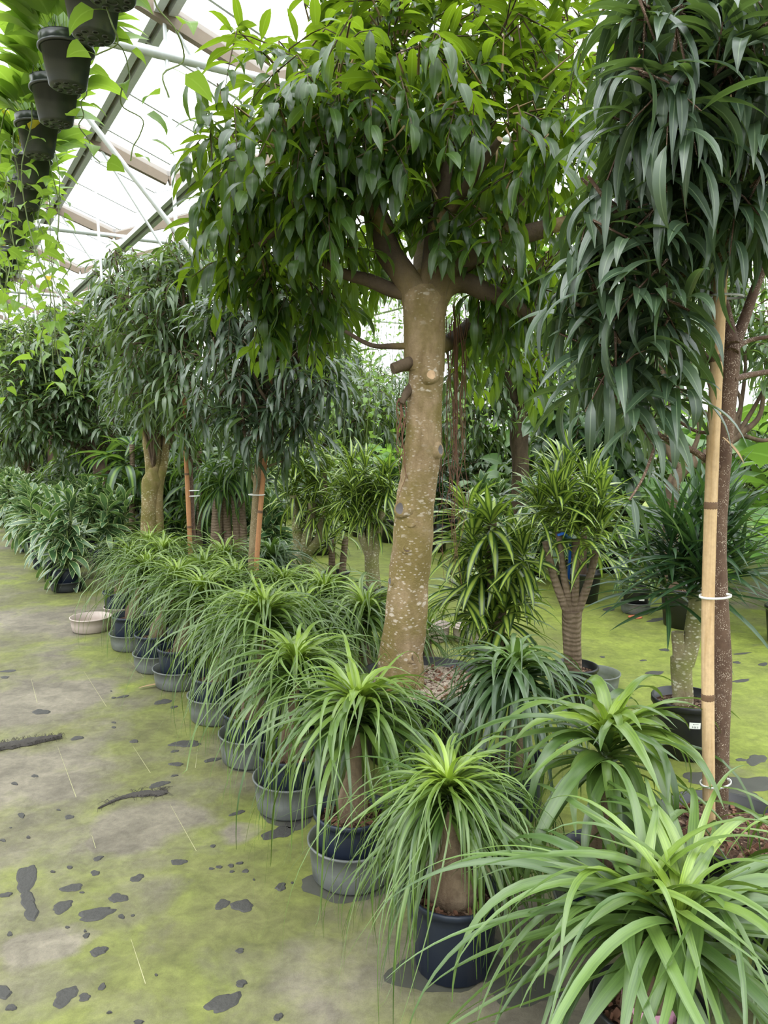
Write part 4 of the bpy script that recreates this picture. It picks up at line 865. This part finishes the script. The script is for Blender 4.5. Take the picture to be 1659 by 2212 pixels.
dracaena(803, 1290, 6.6, 'bushy striped dracaena with fanned canes just left of the spotted trunk', 'black3', [([(806, 1270), (804, 1230), (801, 1195)], .066, .06), ([(798, 1205), (782, 1160), (770, 1115)], .036, .03), ([(800, 1205), (798, 1150), (796, 1100)], .034, .03), ([(808, 1205), (818, 1150), (826, 1100)], .036, .03)],
    [(762, 1040), (790, 1000), (826, 1030), (800, 1070), (745, 1060), (838, 1080), (790, 1060), (760, 1000), (815, 1100), (770, 1090), (840, 1020)], 83, n=40, L=.33, W=.034, bark='bark_mossy')
dracaena(1068, 1420, 4.8, 'bushy striped dracaena clothed in leaves down to its pot, right of the spotted trunk', 'black3', [([(1070, 1425), (1068, 1330), (1062, 1200), (1062, 1120)], .04, .03), ([(1076, 1425), (1085, 1320), (1100, 1210)], .03, .025)],
    [(1060, 1110), (1020, 1150), (1100, 1160), (1040, 1200), (1095, 1220), (1050, 1270), (1020, 1300), (1090, 1300), (1065, 1330), (1130, 1180), (1000, 1250), (1115, 1260), (1010, 1090)], 84, n=36, L=.36, W=.046, prof='drac', stem=.14, spread=(78, -35))
d5 = dracaena(1240, 1470, 4.43, 'striped dracaena with four cut canes rising from one trunk in a black pot', 'black3', [([(1237, 1450), (1236, 1390), (1235, 1320)], .052, .056), ([(1226, 1325), (1198, 1250), (1178, 1170)], .027, .02), ([(1232, 1320), (1216, 1230), (1206, 1150)], .024, .018), ([(1240, 1320), (1243, 1240), (1244, 1165)], .026, .022), ([(1246, 1325), (1272, 1255), (1288, 1190)], .027, .02)],
    [(1182, 1110), (1208, 1075), (1244, 1090), (1284, 1120), (1232, 1010), (1270, 1030), (1195, 1040), (1165, 1070), (1215, 1010), (1255, 1120), (1300, 1060), (1290, 1140)], 85, n=34, L=.31, W=.03, soil='soil', spread=(85, -20))
o5 = np.array([d5.location.x, d5.location.y, 0]); mb = MB()
P = [at(1204, 1156, 4.36)-o5, at(1216, 1152, 4.36)-o5, at(1233, 1165, 4.5)-o5, at(1229, 1225, 4.5)-o5, at(1226, 1290, 4.5)-o5]
for a, b in zip(P[:-1], P[1:]): beam(mb, a, b, .02, .012)
tag(mb.build('strap', M['blue'], d5), 'bright blue plastic strap')
d6 = dracaena(1482, 1560, 3.78, 'dark green dracaena with a knobbly forked trunk in a black pot with a price sticker', 'black5', [([(1474, 1540), (1474, 1480), (1472, 1420)], .05, .052), ([(1468, 1430), (1466, 1390), (1464, 1365)], .034, .03), ([(1478, 1435), (1496, 1370), (1508, 1280)], .048, .036)],
    [(1508, 1170), (1470, 1200), (1540, 1200), (1440, 1240), (1500, 1110), (1560, 1150), (1490, 1260), (1540, 1110), (1520, 1230), (1450, 1150), (1600, 1200)], 86, 'drac_dark', 'bark_mossy', n=36, L=.47, W=.026, stem=.12, spread=(80, -8), droop=(.2, .9), k=8)
def sticker(t, px, py, Y, w, h, text=True):
    o = np.array(t.location); me, r, ph = POT['black5']; P = at(px, py, Y)-o; d = nrm(np.array([-o[0], -o[1], 0.])); s = np.array([-d[1], d[0], 0.])
    dx = np.dot(P, s); z = P[2]; th0 = math.atan2(d[1], d[0]); rr = .14+.0224*(z-.006)/.226
    ang = th0+math.asin(np.clip(dx/rr, -.95, .95)); mb = MB(); n = 8
    aa = ang+np.linspace(-w/2, w/2, n)/rr; v = [[(rr+.0035+zz*.1)*math.cos(a), (rr+.0035+zz*.1)*math.sin(a), z+zz] for zz in (-h/2, h/2) for a in aa]
    mb.add(v, [[i, i+1, n+i+1, n+i] for i in range(n-1)]); sk = mb.build('price_sticker', M['sticker'], t); tag(sk, 'white price sticker with small grey print')
    if text:
        segs = [(-.12, .22, .12, .10), (.14, .22, .34, .045)]          # the smudged top line: a dark mark and a faint line
        mb = MB()
        def cell(u, vv, ww, hh):
            a0 = ang-u*0+(u*w)/rr; q = [[(rr+.0041+(vv*h+e)*.1)*math.cos(a), (rr+.0041+(vv*h+e)*.1)*math.sin(a), z+vv*h+e] for e in (-hh*h/2, hh*h/2) for a in (a0-ww*w/2/rr, a0+ww*w/2/rr)]
            mb.add(q, [[0, 1, 3, 2]], None, 0, False)
        for (u, vv, ww, hh) in segs: cell(u, vv, ww, hh)
        SEG = {'1': 'bc', '8': 'abcdefg', '3': 'abgcd', '7': 'abc', '5': 'afgcd', '$': 'afgcdm', '.': 'p'}
        x = -.24
        for chh in '$138.75':
            wd = .055 if chh not in '.' else .02; H = .24; y = -.24; lw = .016; lh = .05
            for sg in SEG[chh]:
                if sg == 'a': cell(x+wd/2, y+H/2, wd, lh)
                if sg == 'g': cell(x+wd/2, y, wd, lh)
                if sg == 'd': cell(x+wd/2, y-H/2, wd, lh)
                if sg == 'b': cell(x+wd, y+H/4, lw, H/2)
                if sg == 'c': cell(x+wd, y-H/4, lw, H/2)
                if sg == 'f': cell(x, y+H/4, lw, H/2)
                if sg == 'e': cell(x, y-H/4, lw, H/2)
                if sg == 'm': cell(x+wd/2, y, lw, H*1.3)
                if sg == 'p': cell(x+.005, y-H/2, lw, lh)
            x += wd+.03
        mb.build('print', M['ink'], sk)
sticker(d6, 1501, 1568, 3.62, .052, .032)
tb7 = base(1372, 1330, .13)
tag(tub(tb7, 'grey tub under the low black pot with a sticker across the right aisle', 'tub', .82, .1, 'tubs across the right aisle'))
d7 = dracaena(1372, 1302, tb7[1]+.02, 'low corn plant in a shallow black pot with a small sticker across the right aisle', 'small', [([(1368, 1285), (1368, 1250), (1366, 1220)], .02, .016)], [(1366, 1200), (1340, 1180), (1390, 1190)], 87, 'corn', n=16, L=.42, W=.06, prof='corn', grp='plants across the right aisle'); d7.location = (tb7[0], tb7[1], .07)
mb = MB(); dd = nrm(np.array([-tb7[0], -tb7[1], 0.])); ss = np.array([-dd[1], dd[0], 0]); q = dd*.116-ss*(-.045) if False else dd*.1135+ss*.05
zz = .075; mb.add([q+ss*.022+EZ*(zz-.012), q-ss*.022+EZ*(zz-.012), q-ss*.022+EZ*(zz+.012)+dd*.002, q+ss*.022+EZ*(zz+.012)+dd*.002], [[0, 1, 2, 3]], None, 0, False); tag(mb.build('sticker', M['sticker'], d7), 'small white sticker')
g = ground(1372, 1334); mb = MB(); lathe(mb, [(.001, .012), (.05, .012), (.062, .006), (.055, .001), (.001, .001)], 20, c=(g[0], g[1], 0)); tag(mb.build('broken_saucer', M['terracotta']), 'flat terracotta piece on the floor before the low black pot', 'saucer')
dracaena(500, 1200, 8.0, 'dracaena with four slender ringed canes behind the slim staked tree', 'black10', [([(468, 1215), (470, 1120), (474, 1060)], .065, .06), ([(496, 1215), (490, 1120), (485, 1060)], .045, .04), ([(514, 1215), (510, 1120), (504, 1055)], .042, .038), ([(528, 1215), (524, 1120), (516, 1040)], .042, .036)], [(474, 1030), (488, 1020), (508, 1010), (524, 1000), (500, 980), (460, 1010), (540, 1010)], 88, 'corn', n=22, L=.5, W=.045, spread=(70, -60), droop=(.8, 2.0))
dracaena(430, 1190, 8.9, 'tall corn plant with long hanging dark leaves behind the red bamboo stake', 'black5', [([(432, 1200), (431, 1080), (430, 960)], .035, .03)], [(430, 960), (430, 1040), (415, 1000), (445, 1000), (432, 1090)], 89, 'corn', n=18, L=.85, W=.075, prof='corn', spread=(70, -20), droop=(1.0, 2.6), stem=.25, k=9, grp='corn plants among the left trees')
dracaena(282, 1150, 9.3, 'corn plant with big arching leaves left of the mossy forked trunk', 'black5', [([(285, 1160), (286, 1050), (285, 960)], .035, .03)], [(285, 950), (270, 980), (300, 1000), (290, 1050)], 90, 'corn', n=16, L=.75, W=.10, prof='corn', spread=(70, -20), droop=(.8, 2.2), stem=.2, k=9, grp='corn plants among the left trees')

# ------------------------------------------------------------------ cream edged dracaena shrubs of the far left row
SH = {}
def pots_standing():
    out = []
    for ob in SC.objects:
        if ob.parent is None and ob.type == 'EMPTY' and not ob.name.startswith('hanging'):
            for ch in ob.children:
                if ch.name.split('.')[0] == 'pot': out.append((ob.location.x, ob.location.y, max(v.co.x for v in ch.data.vertices)*ob.scale.x))
        elif ob.parent is None and ob.name.startswith('plastic_tub'): out.append((ob.location.x, ob.location.y, .165*ob.scale.x))
    return out
OCC = pots_standing()
for q_, r_ in ((at(1262, 1150, 7.2), .19), (at(1010, 1130, 11.5), .25), (base(930, 1196, .25), .25), (base(850, 1175, .25), .25), (base(985, 1175, .25), .25)): OCC.append((q_[0], q_[1], r_))
def clear_spot(q, r):                  # step along the row until the pot stands free of the others
    q = np.array(q, float)
    for _ in range(90):
        if all(math.hypot(q[0]-x, q[1]-y) > r+R_+.01 for x, y, R_ in OCC): break
        q = q+EL*.12
    OCC.append((q[0], q[1], r)); return q
def shrub_proto(v):
    if v in SH: return SH[v]
    rng = np.random.default_rng(100+v); fb = MB(); sb = MB()
    for q in range(7):
        a = rng.random()*6.28; r = .17*math.sqrt(rng.random()); top = rng.uniform(.55, .95)
        x, y = r*math.cos(a), r*math.sin(a); tube(sb, smooth_path([(x*.4, y*.4, .2), (x*.8, y*.8, top*.6), (x, y, top-.03)], 6), [.011, .008], 6)
        rosette(fb, (x, y, top), rng, 24, .31, .078, 'corn', (80, -40), (.2, 1.3), .42, 7, fold=.25)
    SH[v] = (fb.mesh('foliage', M['drac_edge']), sb.mesh('stems', M['stem'])); return SH[v]
def shrub(loc, label, v=0, s=1.0, rz=0.0, pk='blue3', grp='cream edged dracaenas along the far left aisle'):
    t = thing('variegated_dracaena', label, 'potted plant', (loc[0], loc[1], 0), grp, rz); t.scale = (s, s, s)
    add_pot(t, pk); f, st = shrub_proto(v); obj('foliage', f, t); obj('stems', st, t); return t
s0 = base(147, 1281, .15); tub(s0, 'charcoal tub under the nearest cream edged dracaena', 'tub_black', 1.05, .1, 'tubs of the far left row')
t = shrub(s0, 'cream edged dracaena in a dark blue pot and charcoal tub, nearest of its row', 0, .97); t.location.z = .01
ORD = ['second', 'third', 'fourth', 'fifth', 'sixth', 'seventh', 'eighth', 'ninth', 'tenth', 'eleventh']
for k in range(9):
    q = s0+EL*(.72*(k+1))+EX*(-.05*(k % 2)); shrub(q, f'cream edged dracaena, {ORD[k]} from the near end of the far left aisle row', k % 3, .97, k*1.7)
for k in range(8):
    q = clear_spot(s0+EL*(.5+.8*k)+EX*.62, .15); shrub(q, f'cream edged dracaena behind the aisle row, {(["first"]+ORD)[k]} from the near end', (k+1) % 3, 1.0, k*2.1, grp='cream edged dracaenas behind the far left aisle row')
q = at(600, 1240, 8.2); shrub((q[0], q[1]), 'cream edged dracaena between the slim staked tree and the thick dracaena stump', 1, 1.0, .5, 'black3', 'cream edged dracaenas in the middle')
q = at(350, 1200, 9.6); shrub((q[0], q[1]), 'cream edged dracaena right of the mossy forked trunk', 2, 1.0, 1.5, 'black3', 'cream edged dracaenas in the middle')
q = at(560, 1200, 9.4); shrub((q[0], q[1]), 'cream edged dracaena deep behind the slim staked tree stem', 0, 1.0, 2.5, 'black3', 'cream edged dracaenas in the middle')

# ------------------------------------------------------------------ hanging pots
HV = {}
def hang_proto(v, mat='pothos', vines=3, vlen=.7, n=60, L=.21, W=.1):
    key = (v, mat, vines)
    if key in HV: return HV[key]
    rng = np.random.default_rng(200+v); fb = MB(); vb = MB()
    a = rng.random(n)*6.28; i = rng.random(n); b = np.stack([np.cos(a)*.06, np.sin(a)*.06, np.full(n, .15)+.05*rng.random(n)], -1)
    straps(fb, b, a, np.radians(86-52*i), rng.uniform(.6, 1.4, n), L*rng.uniform(.8, 1.5, n), W*rng.uniform(.7, 1.15, n), 'heart', p=1.6, k=9, fold=.25, roll=rng.normal(0, .4, n), rng=rng)
    for q in range(vines):
        a = rng.random()*6.28; ca, sa = math.cos(a), math.sin(a); ln = vlen*rng.uniform(.6, 1.3); r = rng.uniform(.11, .2)
        pts = [(ca*.05, sa*.05, .15), (ca*r, sa*r, .2), (ca*(r+.04), sa*(r+.04), .08)]
        m = 6
        for e in range(1, m+1): pts.append((ca*(r+.05)+rng.normal(0, .025), sa*(r+.05)+rng.normal(0, .025), .08-ln*e/m))
        P = smooth_path(pts, 34); tube(vb, P, .0028, 5, cap=False)
        nl = int(ln/.055); j = np.linspace(5, 33, nl).astype(int); aa = rng.random(nl)*6.28
        straps(fb, P[j], aa, rng.uniform(-.2, .6, nl), rng.uniform(.8, 1.9, nl), L*.62*rng.uniform(.7, 1.2, nl), W*.62*rng.uniform(.7, 1.1, nl), 'heart', p=1.3, k=8, fold=.22, roll=rng.normal(0, .4, nl), rng=rng)
    HV[key] = (fb.mesh('foliage', M[mat]), vb.mesh('vine', M['stem'])); return HV[key]
HOLE = hole_mesh(.071)
def hanger(loc, label, v, rz=0.0, mat='pothos', vines=3, vlen=.7, n=60, grp='hanging pots of the left overhead row', rail=3.95, **kw):
    t = thing('hanging_plant', label, 'hanging plant', loc, grp, rz)
    me, r, h = pot('hang'); obj('pot', me, t); obj('drain_holes', HOLE, t)
    f, vb = hang_proto(v, mat, vines, vlen, n, **kw); obj('foliage', f, t); obj('vine', vb, t)
    mb = MB(); top = rail-loc[2]
    for k in range(3): a = k*2.094; tube(mb, [(.098*math.cos(a), .098*math.sin(a), h-.01), (.02*math.cos(a), .02*math.sin(a), h+.32)], .0015, 4, cap=False)
    tube(mb, [(0, 0, h+.31), (0, 0, top-.04)], .0022, 5, cap=False); mb.build('hanger_wire', M['wire'], t); return t
HP = [(243, 4, 'topmost hanging pothos pot, cut by the upper edge of the photo'), (202, 82, 'large hanging pothos pot near the top, second in the overhead chain'), (147, 190, 'hanging pothos pot with a wide rim band, third down the overhead chain'), (122, 268, 'hanging pothos pot with a dried brown leaf below it, fourth down the chain'), (84, 338, 'hanging pothos pot, fifth down the overhead chain'), (72, 404, 'hanging pothos pot, sixth down the overhead chain'),
      (58, 452, 'hanging pothos pot, seventh down the overhead chain'), (46, 492, 'hanging pothos pot, eighth down the overhead chain'), (30, 528, 'hanging pothos pot, ninth down the overhead chain'), (14, 584, 'hanging pothos pot, tenth down the overhead chain'), (2, 622, 'hanging pothos pot at the lower end of the overhead chain')]
for k, (px, py, lab) in enumerate(HP):
    q = atz(px, py, 2.98)
    t = hanger(q, lab, k % 4, k*1.3, vines=1 if k < 4 else 3, vlen=.3 if k < 4 else .95, n=64, L=.235, W=.115)
q = atz(147, 190, 2.98); 
a, b = atz(243, 4, 2.98), atz(2, 622, 2.98); d = nrm((b-a)*np.array([1, 1, 0])); mb = MB()
tube(mb, [a-d*2+EZ*.97, (a+b)/2+EZ*.97, b+d*8+EZ*.97], .02, 10); tag(mb.build('hanging_pipe', M['galv']), 'galvanised pipe that carries the left chain of hanging pots', 'pipe')
BGH = [(690, 560, 8.2), (770, 600, 7.2), (840, 540, 9.0), (1010, 600, 8.4), (1090, 520, 7.6), (1180, 600, 8.8), (1250, 520, 7.8), (1480, 560, 7.5), (1600, 560, 8.0), (720, 720, 9.5), (1220, 680, 9.2)]
for k, (px, py, Y) in enumerate(BGH):
    hanger(at(px, py, Y), 'hanging pot with bright trailing vines behind the crown of the main tree', 10+k % 3, k*1.1, 'vine', 9, 1.5, 50, 'hanging vine pots in the background', 4.2, L=.17, W=.09)

# ------------------------------------------------------------------ across the right aisle and far background
def philo_proto(v):
    key = ('philo', v)
    if key in SH: return SH[key]
    rng = np.random.default_rng(300+v); fb = MB(); sb = MB(); n = 34
    a = rng.random(n)*6.28; i = rng.random(n); th = np.radians(85-60*i); ln = rng.uniform(.35, .65, n)
    b = np.zeros((n, 3)); b[:, 2] = .26
    tip = b+np.stack([np.cos(th)*np.cos(a), np.cos(th)*np.sin(a), np.sin(th)], -1)*ln[:, None]
    for p_, q_ in zip(b, tip): tube(sb, [p_, (p_+q_)/2+np.array([0, 0, .03]), q_], .006, 5, cap=False)
    straps(fb, tip, a+rng.normal(0, .3, n), th-.7, rng.uniform(.6, 1.4, n), .36*rng.uniform(.7, 1.1, n), .22*rng.uniform(.7, 1.1, n), 'heart', p=1.2, k=9, fold=.25, roll=rng.normal(0, .3, n), rng=rng)
    SH[key] = (fb.mesh('foliage', M['philo']), sb.mesh('stems', M['stem'])); return SH[key]
def philo(loc, label, v, s, rz, grp='philodendrons across the right aisle'):
    t = thing('philodendron', label, 'potted plant', (loc[0], loc[1], 0), grp, rz); t.scale = (s, s, s); add_pot(t, 'black5'); f, sb = philo_proto(v); obj('foliage', f, t); obj('stems', sb, t); return t
LABP = ['large leaved philodendron at the right edge behind the dark dracaena', 'large leaved philodendron just right of the bamboo stake far across the aisle', 'large leaved philodendron just left of the bamboo stake far across the aisle']
n_ = 0
for l in np.arange(-1.2, 15, 1.15):
    for x, jit in ((5.6, 0), (6.7, .5), (8.0, .2)):
        q = LX(l+jit, x); 
        dcam = q[1]*cp; 
        if q[1] < 3 or abs(q[0]/max(q[1], .1)) > .62: continue
        q = clear_spot(q, .33)
        lab = 'large leaved philodendron in the background across the right aisle'
        if (n_ % 3) != 2 or x > 6: philo(q, lab, n_ % 2, 1.0+.12*(n_ % 3)+(.35 if x > 6 else 0)+(.5 if x > 7 else 0), n_*1.9)
        else: shrub(q, 'dark potted dracaena in the background across the right aisle', n_ % 3, 1.1, n_*1.3, 'black5', 'background dracaenas across the right aisle')
        n_ += 1
bt = fig(1262, 1150, 7.2, 'broad leaved dark shrub behind the four caned dracaena', [(1262, 1190), (1262, 1080), (1262, 960)], [.03, .028, .02], 'bark_brown', [], [((1262, 920), 0, .36), ((1200, 900), .1, .3), ((1310, 930), 0, .32), ((1262, 1000), -.1, .34), ((1230, 960), .1, .3), ((1340, 1000), .1, .3)], 39, 'schef', .24, .10, prof='oval', nt=30, nl=8, pk='black5', grp='background fig trees')
bgD = fig(1010, 1130, 11.5, 'low bushy fig tree in the background right of the spotted trunk', [(1012, 1170), (1010, 1100), (1010, 1050)], [.04, .036, .03], 'bark_brown', [], [((1010, 1000), 0, .6), ((950, 1010), .1, .5), ((1070, 1010), 0, .5), ((1010, 940), .2, .55), ((980, 1070), -.2, .4), ((1050, 1070), -.2, .4), ((960, 940), .2, .4), ((1070, 940), .3, .4)], 40, 'ficus_far', .22, .055, prof='oval', nt=30, nl=8, grp='background fig trees')
k = 0
for (l, x) in [(9.5, 2.9), (11.2, 2.7), (12.6, 2.2), (14.2, 2.6), (16, 2.4), (18, 2.2), (20, 1.6), (13.3, 3.4), (15.2, 3.6), (10.2, 6.9), (12, 6.6), (14, 6.2), (8.2, 7.4), (6.6, 9.2), (9.6, 9.4), (4.8, 9.6), (3.2, 10.4), (16.5, 5.6), (19, 5), (21, 3.2), (12.4, 9.2)]:
    c_ = copy_tree(bgD); q = clear_spot(LX(l, x), .25); c_.location = (q[0], q[1], 0); c_.rotation_euler = (0, 0, k*1.9+.4); c_['label'] = 'low bushy fig tree far back in the greenhouse'; c_['group'] = 'low background fig trees'; k += 1
k = 0
for (l, x, src) in [(9.0, 8.0, bgB), (6.2, 8.2, bgA), (11.5, 7.6, bgA), (14.5, 8.0, bgB), (4.0, 8.4, bgB), (12.5, 3.2, bgA), (15, 3.4, bgB), (17.5, 3.0, bgA), (14.0, 1.9, bgB), (16.5, 1.6, bgA), (19, 1.9, bgB), (20, 4.5, bgA), (18, 6.4, bgB), (21, 8, bgA), (9.5, 10.5, bgA), (13, 11, bgB), (6.5, 11, bgB), (17, 11.5, bgA), (23, 2.5, bgA), (22.5, 5.5, bgB), (22.5, .4, bgA), (4.5, 11.6, bgA), (24, -1.5, bgB)]:
    c_ = copy_tree(src); q = clear_spot(LX(l, x), .25); c_.location = (q[0], q[1], 0); c_.rotation_euler = (0, 0, k*1.37); c_['label'] = 'leafy fig tree far in the background of the greenhouse'; c_['group'] = 'far background fig trees'; k += 1
# empty tubs and pots lying across the middle
tub(base(930, 1392, .15), 'pale empty tub just right of the spotted trunk', 'tub_beige', .95, .12, 'empty tubs'); tub(base(1025, 1396, .17), 'pale pinkish tub left of the bushy striped dracaena', 'tub_beige', 1.1, .12, 'empty tubs')
tub(base(1285, 1500, .14), 'grey tub behind the pot with four cut canes', 'tub', .95, .1, 'tubs across the right aisle')
for (px, py, lab) in [(930, 1196, 'wide black pot seen right of the spotted trunk in the distance'), (850, 1175, 'wide black pot seen left of the spotted trunk in the distance'), (985, 1175, 'wide black pot right of the hanging aerial roots in the distance')]:
    q = base(px, py, .25); t = thing('potted_dracaena', lab, 'potted plant', q, 'wide black pots across the far aisle'); add_pot(t, 'black10', 'soil')
    rng = np.random.default_rng(int(px)); fb = MB(); sb = MB()
    for e in range(9):
        a = rng.random()*6.28; r = .2*math.sqrt(rng.random()); tp = rng.uniform(.7, 1.35); x, y = r*math.cos(a), r*math.sin(a); tube(sb, [(x*.5, y*.5, .28), (x*.8, y*.8, tp*.6), (x, y, tp)], .014, 6); rosette(fb, (x, y, tp), rng, 22, .32, .04, 'drac', (78, -40), (.3, 1.3), .3, 6)
    fb.build('foliage', M['drac_dark'], t); sb.build('canes', M['bark_cane'], t)
